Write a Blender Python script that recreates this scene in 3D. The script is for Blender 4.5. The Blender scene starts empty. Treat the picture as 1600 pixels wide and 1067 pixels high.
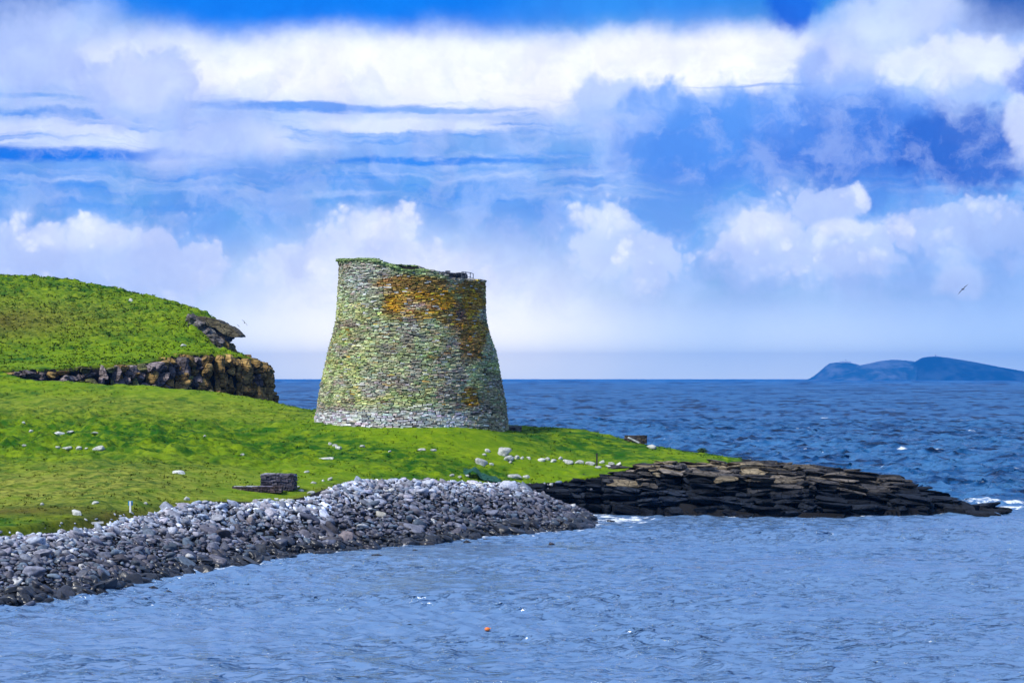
import bpy, math, random
import numpy as np
from mathutils import Vector, Euler
rng = np.random.default_rng(7)
random.seed(7)
S = bpy.context.scene
COL = S.collection
R = math.radians
H, FX = 9.5, 2800.0            # eye height in metres, focal length in photo pixels
HZ = 592.0                     # horizon row

# ------------------------------------------------------------------ camera
cam_d = bpy.data.cameras.new('camera')
cam = bpy.data.objects.new('camera', cam_d); COL.objects.link(cam)
cam.location = (0, 0, H); cam.rotation_euler = (R(90), 0, 0)
cam_d.sensor_width = 36; cam_d.lens = 36 * FX / 1600
cam_d.shift_y = (HZ - 533.5) / 1600
cam_d.clip_start = 0.5; cam_d.clip_end = 120000
S.camera = cam

# ------------------------------------------------------------------ light
SUN_EL, SUN_AZ = 48.0, -132.0    # azimuth measured from +Y (view direction) towards +X
SUN_STR, SUN_ANG = 3.7, 11.0
SKY_STR = 0.1
S.view_settings.view_transform = 'Standard'; S.view_settings.look = 'None'
S.view_settings.exposure = 0.25; S.view_settings.gamma = 1.0
el, az = R(SUN_EL), R(SUN_AZ)
sd = Vector((math.sin(az) * math.cos(el), math.cos(az) * math.cos(el), math.sin(el)))
sl = bpy.data.lights.new('sun', 'SUN'); sl.energy = SUN_STR; sl.angle = R(SUN_ANG); sl.color = (1.0, 0.95, 0.86)
so = bpy.data.objects.new('sun', sl); COL.objects.link(so)
so.rotation_euler = sd.to_track_quat('Z', 'Y').to_euler(); so.location = (0, 0, 80)


def lin(r, g, b):
    f = lambda c: (c / 255 / 12.92) if c / 255 <= 0.04045 else ((c / 255 + 0.055) / 1.055) ** 2.4
    return (f(r), f(g), f(b), 1.0)


class NT:
    def __init__(s, tree): s.t = tree; s.n = tree.nodes; s.l = tree.links
    def new(s, typ, **kw):
        n = s.n.new(typ)
        for k, v in kw.items(): setattr(n, k, v)
        return n
    def put(s, sock, v):
        if isinstance(v, bpy.types.NodeSocket): s.l.new(v, sock)
        elif v is not None: sock.default_value = v
    def m(s, op, a, b=None, c=None, clamp=False):
        n = s.new('ShaderNodeMath', operation=op, use_clamp=clamp)
        s.put(n.inputs[0], a); s.put(n.inputs[1], b); s.put(n.inputs[2], c)
        return n.outputs[0]
    def vm(s, op, a, b=None, out=0):
        n = s.new('ShaderNodeVectorMath', operation=op)
        s.put(n.inputs[0], a)
        if op == 'SCALE': s.put(n.inputs['Scale'], b)
        else: s.put(n.inputs[1], b)
        return n.outputs['Value'] if op in ('LENGTH', 'DOT_PRODUCT', 'DISTANCE') else n.outputs[0]
    def mr(s, v, a, b, c=0.0, d=1.0, smooth=True):
        n = s.new('ShaderNodeMapRange', interpolation_type='SMOOTHSTEP' if smooth else 'LINEAR')
        s.put(n.inputs[0], v); n.inputs[1].default_value = a; n.inputs[2].default_value = b
        n.inputs[3].default_value = c; n.inputs[4].default_value = d
        return n.outputs[0]
    def noise(s, vec, scale, detail=4, rough=0.5, dist=0.0, col=False):
        n = s.new('ShaderNodeTexNoise'); s.put(n.inputs['Vector'], vec)
        n.inputs['Scale'].default_value = scale; n.inputs['Detail'].default_value = detail
        n.inputs['Roughness'].default_value = rough; n.inputs['Distortion'].default_value = dist
        return n.outputs['Color' if col else 'Fac']
    def mix(s, f, a, b, mode='MIX'):
        n = s.new('ShaderNodeMix', data_type='RGBA', blend_type=mode)
        s.put(n.inputs[0], f); s.put(n.inputs[6], a); s.put(n.inputs[7], b)
        return n.outputs[2]
    def comb(s, x, y, z):
        n = s.new('ShaderNodeCombineXYZ'); s.put(n.inputs[0], x); s.put(n.inputs[1], y); s.put(n.inputs[2], z)
        return n.outputs[0]
    def ramp(s, v, pts):
        n = s.new('ShaderNodeValToRGB'); e = n.color_ramp.elements
        while len(e) < len(pts): e.new(0.5)
        for i, (p, c) in enumerate(pts): e[i].position = p; e[i].color = c
        s.put(n.inputs[0], v); return n.outputs[0]


# ------------------------------------------------------------------ sky: Nishita + layered clouds by direction
W = bpy.data.worlds.new('World'); S.world = W; W.use_nodes = True
W.node_tree.nodes.clear(); w = NT(W.node_tree)
sky = w.new('ShaderNodeTexSky', sky_type='NISHITA', sun_disc=False)
sky.sun_elevation = el; sky.sun_rotation = az; sky.altitude = 0; sky.air_density = 1.0; sky.dust_density = 0.6; sky.ozone_density = 2.0
tc = w.new('ShaderNodeTexCoord'); sx = w.new('ShaderNodeSeparateXYZ'); w.put(sx.inputs[0], tc.outputs['Generated'])
dx, dy, dz = sx.outputs
azn = w.m('ARCTAN2', dx, dy)
hyp = w.m('SQRT', w.m('ADD', w.m('MULTIPLY', dx, dx), w.m('MULTIPLY', dy, dy)))
eln = w.m('ARCTAN2', dz, hyp)
U = w.m('MULTIPLY_ADD', azn, 28.0, 8.0)
V = w.m('MULTIPLY_ADD', eln, -28.0, 5.92)
P0 = w.comb(U, V, 0.0)
wa = w.vm('SUBTRACT', w.noise(P0, 0.55, 2, 0.5, col=True), (0.5, 0.5, 0.5))
wb = w.vm('SUBTRACT', w.noise(P0, 1.5, 5, 0.56, col=True), (0.5, 0.5, 0.5))
Pw = w.vm('ADD', P0, w.vm('ADD', w.vm('SCALE', wa, 1.0), w.vm('SCALE', wb, 0.85)))
Ps = w.vm('ADD', P0, w.vm('SCALE', w.vm('SUBTRACT', w.noise(P0, 0.5, 5, 0.6, col=True), (0.5, 0.5, 0.5)), 0.9))
fine = w.noise(P0, 1.1, 8, 0.6)
def vor(vec, sc):
    n = w.new('ShaderNodeTexVoronoi', feature='F1'); w.put(n.inputs['Vector'], vec); n.inputs['Scale'].default_value = sc
    return n.outputs['Distance']
Pv = w.vm('ADD', P0, w.vm('SCALE', wb, 0.35))
BIL = w.m('ADD', w.m('MULTIPLY', vor(Pv, 1.7), 0.55), w.m('ADD', w.m('MULTIPLY', vor(Pv, 4.2), 0.30), w.m('MULTIPLY', vor(Pv, 9.5), 0.16)))
BIL = w.m('SUBTRACT', BIL, 0.36)
K = 1.0 / SKY_STR


def C(r, g, b, k=1.0):
    c = lin(r, g, b); return (c[0] * K * k, c[1] * K * k, c[2] * K * k, 1)


# clear air: Nishita, deepened
tint = w.mix(w.mr(V, 6.2, 0.0), (0.45, 0.66, 1.10, 1), (0.06, 0.62, 1.15, 1))
clear = w.mix(1.0, sky.outputs[0], tint, 'MULTIPLY')
cur = clear
veil = w.ramp(w.mr(V, -1.0, 6.0, smooth=False), [
    (0.0, C(30, 105, 220)), (0.16, C(60, 135, 232)), (0.27, C(165, 192, 244)), (0.42, C(150, 182, 240)),
    (0.56, C(98, 152, 232)), (0.68, C(118, 166, 236)), (0.80, C(170, 198, 244)), (1.0, C(192, 212, 248))])
va = w.m('MULTIPLY', w.mr(fine, 0.30, 0.62), 0.35)
va = w.m('ADD', va, w.mr(V, -0.6, 1.3, 0.10, 0.62)); va = w.m('MAXIMUM', va, w.mr(V, 3.8, 5.0, 0.0, 1.0))
cur = w.mix(va, cur, veil)


def blob(cx, cy, rx, ry, col, a=1.0, soft=0.35, warp=None, flat=None, bil=0.0):
    """an elliptical cloud mass; flat=(row, softness) cuts it below that row"""
    global cur
    v = w.vm('MULTIPLY', w.vm('SUBTRACT', Pw if warp is None else warp, (cx, cy, 0)), (1 / rx, 1 / ry, 0))
    d = w.vm('LENGTH', v)
    if bil: d = w.m('MULTIPLY_ADD', BIL, bil, d)
    mk = w.mr(d, 1 + soft, 1 - soft, 0, a)
    if flat: mk = w.m('MULTIPLY', mk, w.mr(V, flat[0] + flat[1], flat[0] - flat[1]))
    cur = w.mix(mk, cur, col)


WH = C(240, 243, 254); LW = C(222, 230, 252); PW = C(170, 190, 242); MB = C(92, 146, 232); DB = C(38, 108, 224)
# high white bank
blob(6.0, 1.15, 5.2, 0.62, LW, 0.95, 0.5, Ps)
blob(6.6, 1.25, 4.4, 0.40, WH, 0.95, 0.5, Ps)
blob(10.9, 1.05, 3.0, 0.50, WH, 0.98, 0.45, Ps)
blob(3.0, 2.25, 1.9, 0.32, LW, 0.75, 0.5, Ps)
blob(0.7, 2.2, 1.6, 0.28, LW, 0.7, 0.5, Ps)
blob(6.4, 1.95, 1.7, 0.12, LW, 0.8, 0.5, Ps)
# top blue
blob(5.0, 0.0, 3.7, 0.62, C(12, 118, 232), 0.95, 0.45, Ps)
blob(10.2, 0.0, 1.9, 0.32, C(50, 135, 232), 0.75, 0.5, Ps)
blob(0.0, 0.2, 1.0, 0.7, C(58, 105, 190), 0.8, 0.5)
blob(12.3, 0.05, 0.45, 0.42, C(22, 96, 214), 0.9, 0.4)
blob(15.7, 0.2, 1.1, 0.5, C(42, 88, 172), 0.9, 0.4)
# stratus streaks
Pst = w.vm('MULTIPLY', Ps, (0.16, 2.6, 1.0))
st = w.noise(Pst, 1.6, 5, 0.55)
stm = w.m('MULTIPLY', w.mr(st, 0.50, 0.66), w.m('MULTIPLY', w.mr(V, 1.4, 1.8), w.mr(V, 3.6, 3.0)))
stm = w.m('MULTIPLY', stm, w.mr(U, 10.5, 8.0))
cur = w.mix(w.m('MULTIPLY', stm, 0.75), cur, C(70, 140, 232))
st2 = w.noise(w.vm('ADD', Pst, (7.3, 3.1, 0)), 1.5, 5, 0.55)
stm2 = w.m('MULTIPLY', w.mr(st2, 0.46, 0.76), w.m('MULTIPLY', w.mr(V, 1.4, 1.8), w.mr(V, 3.4, 2.8)))
cur = w.mix(w.m('MULTIPLY', stm2, 0.6), cur, C(205, 220, 250))
P3 = w.vm('ADD', P0, w.vm('SCALE', w.vm('SUBTRACT', w.noise(w.vm('MULTIPLY', P0, (1, 3, 1)), 0.9, 5, 0.6, col=True), (0.5, 0.5, 0.5)), 0.35))
blob(0.9, 2.52, 1.9, 0.10, C(14, 112, 225), 0.95, 0.5, P3)
blob(6.8, 2.53, 1.7, 0.05, C(30, 125, 230), 0.85, 0.6, P3)
blob(4.9, 1.74, 1.6, 0.06, C(60, 135, 232), 0.8, 0.6, P3)
blob(0.5, 1.70, 0.9, 0.04, C(80, 150, 232), 0.7, 0.6, P3)
blob(7.0, 1.78, 0.9, 0.05, C(80, 150, 232), 0.7, 0.6, P3)
blob(11.9, 1.43, 0.9, 0.022, C(130, 160, 225), 0.8, 0.8, P3)
# violet-blue grey cumulus on the left
blob(2.3, 1.55, 1.0, 0.8, PW, 0.85, 0.2, Pv, None, 0.9)
blob(2.4, 1.35, 0.6, 0.35, C(196, 208, 246), 0.6, 0.4)
blob(0.75, 1.1, 0.9, 0.8, PW, 0.75, 0.25, Pv, None, 0.9)
blob(3.2, 2.25, 1.0, 0.55, C(150, 178, 240), 0.6, 0.5)
blob(0.9, 0.55, 1.0, 0.35, C(180, 200, 245), 0.6, 0.5)
# right: blue shadowed masses
blob(9.6, 1.75, 0.9, 0.6, C(160, 186, 242), 0.8, 0.25, Pv, None, 0.9)
blob(11.0, 2.15, 1.7, 0.85, C(112, 158, 236), 0.9, 0.22, Pv, None, 0.9)
blob(11.2, 2.35, 1.35, 0.6, C(76, 138, 230), 0.85, 0.4)
blob(13.2, 2.0, 1.6, 0.9, C(96, 146, 234), 0.9, 0.22, Pv, None, 0.9)
blob(12.7, 1.45, 0.42, 0.62, C(118, 158, 236), 0.85, 0.35, Pw, None, 0.7)
blob(13.4, 2.5, 1.3, 0.65, C(62, 118, 216), 0.85, 0.45)
blob(15.0, 2.45, 1.2, 0.75, C(48, 100, 200), 0.92, 0.25, Pv, None, 0.9)
blob(14.3, 1.0, 1.9, 0.75, C(176, 198, 246), 0.7, 0.45)
blob(14.8, 1.15, 1.35, 0.42, C(226, 234, 253), 0.85, 0.3, Pv, None, 1.0)
blob(13.9, 0.45, 1.0, 0.35, C(206, 220, 250), 0.65, 0.45)
blob(15.9, 2.0, 0.45, 0.85, C(214, 224, 250), 0.75, 0.3, Pv, None, 1.0)
blob(16.0, 1.55, 0.45, 0.42, C(34, 98, 212), 0.85, 0.35)
# low cumulus bank
for (cx, cy, rx, ry, a) in [(1.7, 4.15, 2.1, 0.75, .85), (0.3, 4.2, 1.2, 0.75, .7), (2.6, 4.2, 1.2, .6, .8),
                            (5.8, 4.05, 1.35, 0.85, .88), (4.6, 4.35, 0.9, 0.8, .7), (7.2, 4.45, 1.1, 0.6, .7),
                            (9.4, 3.85, 0.8, 0.75, .8), (10.2, 4.1, 0.7, 0.6, .8), (11.8, 3.8, 1.0, 0.62, .95),
                            (13.1, 3.95, 1.2, 0.6, .8), (12.8, 3.35, 0.75, 0.55, .7), (15.0, 3.75, 1.5, 0.6, .6)]:
    blob(cx, cy, rx, ry, C(184, 205, 247), a * .9, 0.30, Pv, (5.1, 0.9), 1.0)
    blob(cx + .05, cy - .04, rx * 1.02, ry * .96, w.mix(w.mr(BIL, 0.12, -0.14), C(192, 208, 247), C(238, 243, 254)), a, 0.12, Pv, (cy + .35, 0.55), 1.25)
for (cx, cy, rx, ry) in [(1.6, 3.75, 1.0, .25), (5.9, 3.55, 0.8, .3), (11.7, 3.55, 0.75, .3), (9.4, 3.45, .5, .22), (13.2, 3.6, .6, .15)]:
    blob(cx, cy, rx, ry, C(232, 238, 254), 0.5, 0.5, Pv, None, 0.8)
blob(14.9, 4.45, 0.5, 0.26, C(206, 220, 250), 0.85, 0.3, Pv, None, 0.7)
blob(6.5, 5.0, 2.9, 1.15, C(246, 249, 255), 0.92, 0.7, P0)
blob(16.5, 5.0, 2.5, 1.3, C(140, 178, 240), 0.55, 0.7, P0)
# overall cloud texture
cur = w.mix(w.mr(fine, 0.35, 0.65, 0.0, 0.16), cur, w.mix(1.0, cur, (1.25, 1.18, 1.05, 1), 'MULTIPLY'))
# sky overhead and behind, never in the picture: broken cloud
over = w.mix(w.mr(w.noise(tc.outputs['Generated'], 2.2, 6, 0.55), 0.42, 0.60), clear, C(185, 203, 243))
cur = w.mix(w.mr(V, -1.2, -4.0), cur, over)
tex = w.noise(w.vm('MULTIPLY', Pw, (0.8, 1.15, 1)), 1.5, 7, 0.6)
cur = w.mix(w.m('MULTIPLY', w.mr(tex, 0.44, 0.66), w.m('MULTIPLY', w.mr(V, 0.5, 1.6), w.mr(V, 5.4, 4.0, 0, 0.38))), cur, C(186, 204, 247))
tx2 = w.mr(w.noise(Pw, 0.9, 6, 0.6), 0.3, 0.7, 0.90, 1.08); cur = w.mix(w.mr(V, 5.4, 4.2), cur, w.mix(1.0, cur, w.comb(tx2, tx2, w.m('POWER', tx2, 0.5)), 'MULTIPLY'))
cur = w.mix(1.0, cur, w.comb(w.mr(V, 4.4, 5.9, 1.0, 2.1), w.mr(V, 4.4, 5.9, 1.0, 1.88), w.mr(V, 4.4, 5.9, 1.0, 1.36)), 'MULTIPLY')
bg = w.new('ShaderNodeBackground'); w.put(bg.inputs[0], cur); bg.inputs[1].default_value = SKY_STR
wo = w.new('ShaderNodeOutputWorld'); w.l.new(bg.outputs[0], wo.inputs[0])


# ------------------------------------------------------------------ numpy helpers
def hsh(ix, iy, iz, seed):
    h = (ix.astype(np.int64) * 374761393 + iy.astype(np.int64) * 668265263 + iz.astype(np.int64) * 2147483647 + seed * 974711) & 0xFFFFFFFF
    h = ((h ^ (h >> 13)) * 1274126177) & 0xFFFFFFFF
    h = ((h ^ (h >> 15)) * 2246822519) & 0xFFFFFFFF
    return ((h ^ (h >> 16)) & 0xFFFFFF) / float(0xFFFFFF)


def vnoise(x, y, z=None, seed=0):
    x = np.asarray(x, float); y = np.asarray(y, float)
    z = np.zeros_like(x) if z is None else np.asarray(z, float)
    x0, y0, z0 = np.floor(x), np.floor(y), np.floor(z)
    fx, fy, fz = x - x0, y - y0, z - z0
    fx, fy, fz = [f * f * f * (f * (f * 6 - 15) + 10) for f in (fx, fy, fz)]
    r = 0
    for i in (0, 1):
        for j in (0, 1):
            for k in (0, 1):
                r = r + hsh(x0 + i, y0 + j, z0 + k, seed) * (fx if i else 1 - fx) * (fy if j else 1 - fy) * (fz if k else 1 - fz)
    return r * 2 - 1


def fbm(x, y, z=None, o=4, seed=0, gain=0.5):
    x = np.asarray(x, float); y = np.asarray(y, float); z = np.zeros_like(x) if z is None else z
    a, s, t = 1.0, 0, 0
    for i in range(o):
        s = s + a * vnoise(x * 2 ** i + 17.3 * i, y * 2 ** i + 5.1 * i, z * 2 ** i, seed + i); t += a; a *= gain
    return s / t


def sstep(a, b, x):
    t = np.clip((np.asarray(x, float) - a) / (b - a), 0, 1); return t * t * (3 - 2 * t)


def wpt(px, py, Y): return ((px - 800) * Y / FX, Y, H + (HZ - py) * Y / FX)


def TPS(pts, lam=0.02):
    P = np.array(pts, float); n = len(P); xy = P[:, :2]; zz = P[:, 2]
    d = np.linalg.norm(xy[:, None] - xy[None], axis=2)
    Km = np.where(d > 0, d * d * np.log(d + 1e-9), 0) + np.eye(n) * lam * n
    Q = np.hstack([np.ones((n, 1)), xy]); A = np.zeros((n + 3, n + 3))
    A[:n, :n] = Km; A[:n, n:] = Q; A[n:, :n] = Q.T
    c = np.linalg.solve(A, np.concatenate([zz, [0, 0, 0]]))
    def f(x, y):
        x = np.asarray(x, float); y = np.asarray(y, float)
        r = c[n] + c[n + 1] * x + c[n + 2] * y
        for i in range(n):
            d2 = (x - xy[i, 0]) ** 2 + (y - xy[i, 1]) ** 2
            r = r + c[i] * 0.5 * d2 * np.log(d2 + 1e-9)
        return r
    return f


def seg_dist(x, y, poly, closed=True):
    P = np.array(poly, float); n = len(P); best = np.full(np.shape(x), 1e9)
    for i in range(n if closed else n - 1):
        a, b = P[i], P[(i + 1) % n]; ab = b - a
        t = np.clip(((x - a[0]) * ab[0] + (y - a[1]) * ab[1]) / (ab @ ab + 1e-12), 0, 1)
        best = np.minimum(best, np.hypot(x - a[0] - t * ab[0], y - a[1] - t * ab[1]))
    return best


def nearest(x, y, poly):
    P = np.array(poly, float); n = len(P); best = np.full(np.shape(x), 1e9); bx = np.array(x); by = np.array(y)
    for i in range(n):
        a, b = P[i], P[(i + 1) % n]; ab = b - a
        t = np.clip(((x - a[0]) * ab[0] + (y - a[1]) * ab[1]) / (ab @ ab + 1e-12), 0, 1); qx, qy = a[0] + t * ab[0], a[1] + t * ab[1]
        d = np.hypot(x - qx, y - qy); m = d < best; best = np.where(m, d, best); bx = np.where(m, qx, bx); by = np.where(m, qy, by)
    return bx, by


def snap(x, y, s, poly, cell, k=.15):
    """pull the grid onto a cliff edge so that the drop is a clean wall"""
    m = (s < cell * .5) & (s > -6); nx_, ny_ = nearest(x[m], y[m], poly); x = x.copy(); y = y.copy(); f = np.where(s[m] > 0, 0, k)
    x[m] = nx_ + (x[m] - nx_) * f; y[m] = ny_ + (y[m] - ny_) * f; return x, y


def wobble(poly, amp, seed, step=.5):
    """a polygon resampled and made irregular"""
    P = np.array(list(poly) + [poly[0]], float); d = np.r_[0, np.cumsum(np.hypot(*np.diff(P, axis=0).T))]
    s = np.arange(0, d[-1], step); q = np.stack([np.interp(s, d, P[:, i]) for i in (0, 1)], 1)
    q = q + amp * np.stack([fbm(s * .5, s * 0, o=3, seed=seed), fbm(s * .5, s * 0 + 9, o=3, seed=seed)], 1); return [tuple(a) for a in q]


def inside(x, y, poly):
    P = np.array(poly, float); n = len(P); r = np.zeros(np.shape(x), bool)
    for i in range(n):
        (x1, y1), (x2, y2) = P[i], P[(i + 1) % n]
        if y1 == y2: continue
        c = ((y1 > y) != (y2 > y)) & (x < (x2 - x1) * (y - y1) / (y2 - y1) + x1)
        r ^= c
    return r


def sdist(x, y, poly):
    d = seg_dist(x, y, poly); return np.where(inside(x, y, poly), d, -d)


def mesh_obj(name, Vt, F, mat=None, parent=None, smooth=False, col=None, attrs=None, loc=None, **tags):
    """one mesh object from numpy arrays; F is (m,3) or (m,4) or a list of such arrays"""
    Vt = np.asarray(Vt, np.float32); Fs = F if isinstance(F, list) else [F]
    Fs = [np.asarray(f, np.int32) for f in Fs if len(f)]
    me = bpy.data.meshes.new(name)
    me.vertices.add(len(Vt)); me.vertices.foreach_set('co', Vt.ravel())
    nl = sum(f.size for f in Fs); npoly = sum(len(f) for f in Fs)
    me.loops.add(nl); me.loops.foreach_set('vertex_index', np.concatenate([f.ravel() for f in Fs]))
    tot = np.concatenate([np.full(len(f), f.shape[1], np.int32) for f in Fs])
    st_ = np.concatenate([[0], np.cumsum(tot)[:-1]]).astype(np.int32)
    me.polygons.add(npoly); me.polygons.foreach_set('loop_start', st_)
    me.update(calc_edges=True)
    me.polygons.foreach_set('use_smooth', np.full(npoly, smooth)); me.update()
    if col is not None:
        a = me.color_attributes.new('Col', 'FLOAT_COLOR', 'POINT')
        c = np.ones((len(Vt), 4), np.float32); c[:, :3] = col; a.data.foreach_set('color', c.ravel())
    for k, v in (attrs or {}).items():
        a = me.attributes.new(k, 'FLOAT', 'POINT'); a.data.foreach_set('value', np.asarray(v, np.float32).ravel())
    if mat: me.materials.append(mat)
    o = bpy.data.objects.new(name, me); COL.objects.link(o)
    if parent: o.parent = parent
    if loc is not None: o.location = loc
    for k, v in tags.items():
        if v is not None: o[k] = v
    return o


def empty(name, loc, **tags):
    o = bpy.data.objects.new(name, None); COL.objects.link(o); o.location = loc; o.empty_display_size = 0.3
    for k, v in tags.items(): o[k] = v
    return o


def ico(sub):
    t = (1 + 5 ** .5) / 2
    v = [(-1, t, 0), (1, t, 0), (-1, -t, 0), (1, -t, 0), (0, -1, t), (0, 1, t), (0, -1, -t), (0, 1, -t), (t, 0, -1), (t, 0, 1), (-t, 0, -1), (-t, 0, 1)]
    f = [(0, 11, 5), (0, 5, 1), (0, 1, 7), (0, 7, 10), (0, 10, 11), (1, 5, 9), (5, 11, 4), (11, 10, 2), (10, 7, 6), (7, 1, 8), (3, 9, 4), (3, 4, 2), (3, 2, 6), (3, 6, 8), (3, 8, 9), (4, 9, 5), (2, 4, 11), (6, 2, 10), (8, 6, 7), (9, 8, 1)]
    v = [np.array(a, float) / np.linalg.norm(a) for a in v]
    for _ in range(sub):
        c = {}; nf = []
        def mid(a, b):
            k = (min(a, b), max(a, b))
            if k not in c:
                p = v[a] + v[b]; v.append(p / np.linalg.norm(p)); c[k] = len(v) - 1
            return c[k]
        for a, b, d in f:
            x, y, z = mid(a, b), mid(b, d), mid(d, a); nf += [(a, x, z), (b, y, x), (d, z, y), (x, y, z)]
        f = nf
    return np.array(v), np.array(f)


def cubegrid(n):
    """cube surface with n x n quads a side, coordinates in [-1,1]"""
    idx = {}; vs = []; fs = []
    def g(p):
        k = tuple(np.round(p, 5))
        if k not in idx: idx[k] = len(vs); vs.append(k)
        return idx[k]
    L = np.linspace(-1, 1, n + 1)
    for ax in range(3):
        for sgn in (-1, 1):
            for i in range(n):
                for j in range(n):
                    q = []
                    for (a, b) in ((i, j), (i + 1, j), (i + 1, j + 1), (i, j + 1)):
                        p = [0, 0, 0]; p[ax] = sgn; p[(ax + 1) % 3] = L[a]; p[(ax + 2) % 3] = L[b]; q.append(g(p))
                    fs.append(q if sgn > 0 else q[::-1])
    return np.array(vs, float), np.array(fs)


def rotm(rx, ry, rz):
    cx, sx_, cy, sy_, cz, sz_ = np.cos(rx), np.sin(rx), np.cos(ry), np.sin(ry), np.cos(rz), np.sin(rz)
    m = np.empty(np.shape(rx) + (3, 3))
    m[..., 0, 0] = cy * cz; m[..., 0, 1] = sx_ * sy_ * cz - cx * sz_; m[..., 0, 2] = cx * sy_ * cz + sx_ * sz_
    m[..., 1, 0] = cy * sz_; m[..., 1, 1] = sx_ * sy_ * sz_ + cx * cz; m[..., 1, 2] = cx * sy_ * sz_ - sx_ * cz
    m[..., 2, 0] = -sy_; m[..., 2, 1] = sx_ * cy; m[..., 2, 2] = cx * cy
    return m


def scatter(tv, tf, pos, scl, rot):
    """merge n copies of a template; tv (n,k,3) or (k,3)"""
    n = len(pos)
    if tv.ndim == 2: tv = np.broadcast_to(tv, (n,) + tv.shape)
    k = tv.shape[1]
    v = np.einsum('nij,nkj->nki', rotm(rot[:, 0], rot[:, 1], rot[:, 2]), tv * scl[:, None, :]) + pos[:, None, :]
    f = (tf[None] + (np.arange(n) * k)[:, None, None]).reshape(-1, tf.shape[1])
    return v.reshape(-1, 3), f


# ------------------------------------------------------------------ materials
def new_mat(name):
    m = bpy.data.materials.new(name); m.use_nodes = True; t = NT(m.node_tree)
    b = m.node_tree.nodes['Principled BSDF']; return m, t, b


def bump(t, b, h, strength=0.5, dist=0.1):
    n = t.new('ShaderNodeBump'); n.inputs['Strength'].default_value = strength; n.inputs['Distance'].default_value = dist
    t.put(n.inputs['Height'], h); t.l.new(n.outputs[0], b.inputs['Normal'])


def geo_pos(t): return t.new('ShaderNodeNewGeometry').outputs['Position']
def attr(t, name, out='Fac'):
    n = t.new('ShaderNodeAttribute'); n.attribute_name = name; return n.outputs[out]


def grass_mat():
    m, t, b = new_mat('grass')
    p = geo_pos(t)
    n1 = t.noise(p, 0.16, 5, 0.6); n2 = t.noise(p, 0.9, 5, 0.65); n3 = t.noise(t.vm('MULTIPLY', p, (0.5, 1.0, 1)), 3.6, 5, 0.68)
    c = t.mix(t.mr(t.m('ADD', n1, t.m('MULTIPLY', attr(t, 'lush'), 0.16)), 0.40, 0.60), (0.020, 0.115, 0.002, 1), (0.145, 0.265, 0.002, 1))  # lit lawn and path brightness put into the grass colour
    c = t.mix(t.mr(n2, 0.40, 0.70, 0, 0.85), c, (0.260, 0.370, 0.004, 1))
    dry = t.m('MULTIPLY', attr(t, 'dry'), t.mr(n2, 0.32, 0.62, 0.25, 1.0))
    c = t.mix(dry, c, t.mix(t.mr(n3, 0.35, 0.65), (0.15, 0.17, 0.015, 1), (0.38, 0.40, 0.060, 1)))
    br = t.m('MULTIPLY', attr(t, 'brown'), t.mr(n1, 0.25, 0.6, 0.4, 1.0))
    c = t.mix(br, c, t.mix(n3, (0.085, 0.060, 0.010, 1), (0.17, 0.13, 0.02, 1)))
    c = t.mix(t.m('MULTIPLY', t.mr(n3, 0.34, 0.52, 0.72, 0.0), t.mr(attr(t, 'lush'), -1.0, 1.0, 1.0, 0.35)), c, (0.010, 0.040, 0.002, 1))  # dark dashes of tussock shadow painted into the colour
    rock = attr(t, 'rock')
    rr = t.mr(t.m('ADD', rock, t.m('MULTIPLY', t.m('SUBTRACT', n3, 0.5), 0.8)), 0.40, 0.62)
    c = t.mix(rr, c, t.mix(n2, (0.006, 0.007, 0.010, 1), (0.022, 0.021, 0.022, 1)))
    t.put(b.inputs['Base Color'], c); b.inputs['Roughness'].default_value = 0.9; b.inputs['Specular IOR Level'].default_value = 0.15
    bump(t, b, t.m('ADD', t.m('MULTIPLY', n3, 0.5), t.noise(p, 14, 3, 0.7)), 0.9, 0.12)
    return m


def rock_mat(name, sc=1.0, rough=0.75, spec=0.35, bstr=0.8):
    """stone whose own colour comes from the mesh colour attribute, broken up by noise and strata"""
    m, t, b = new_mat(name)
    p = geo_pos(t); c = attr(t, 'Col', 'Color')
    n = t.noise(p, 2.2 * sc, 6, 0.65); s = t.noise(t.vm('MULTIPLY', p, (0.6, 0.6, 5.0)), 1.6 * sc, 4, 0.6)
    v = t.new('ShaderNodeTexVoronoi', feature='DISTANCE_TO_EDGE'); t.put(v.inputs['Vector'], t.vm('ADD', t.vm('MULTIPLY', p, (1, 1, 1.7)), t.vm('SCALE', t.noise(p, 1.5, 3, 0.5, col=True), 0.5)))
    v.inputs['Scale'].default_value = 1.3 * sc
    cr = t.mr(v.outputs['Distance'], 0.0, 0.05)
    k = t.m('MULTIPLY', t.mr(n, 0.3, 0.7, 0.55, 1.45), t.mr(s, 0.35, 0.65, 0.7, 1.25))
    k = t.m('MULTIPLY', k, t.m('MULTIPLY_ADD', cr, 0.6, 0.4))
    kk = t.comb(k, k, k)
    t.put(b.inputs['Base Color'], t.mix(1.0, c, kk, 'MULTIPLY'))
    b.inputs['Roughness'].default_value = rough; b.inputs['Specular IOR Level'].default_value = spec
    h = t.m('ADD', t.m('ADD', n, s), t.m('MULTIPLY', cr, 0.6)); bump(t, b, h, bstr, 0.15 / sc)
    return m


def tower_mat():
    m, t, b = new_mat('lichened_stone'); p = geo_pos(t); c = attr(t, 'Col', 'Color')
    n = t.noise(p, 9, 4, 0.7); k = t.mr(n, 0.3, 0.7, 0.62, 1.38)
    t.put(b.inputs['Base Color'], t.mix(1.0, c, t.comb(k, k, k), 'MULTIPLY'))
    b.inputs['Roughness'].default_value = 0.9; b.inputs['Specular IOR Level'].default_value = 0.2
    bump(t, b, n, 0.6, 0.05); return m


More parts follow.
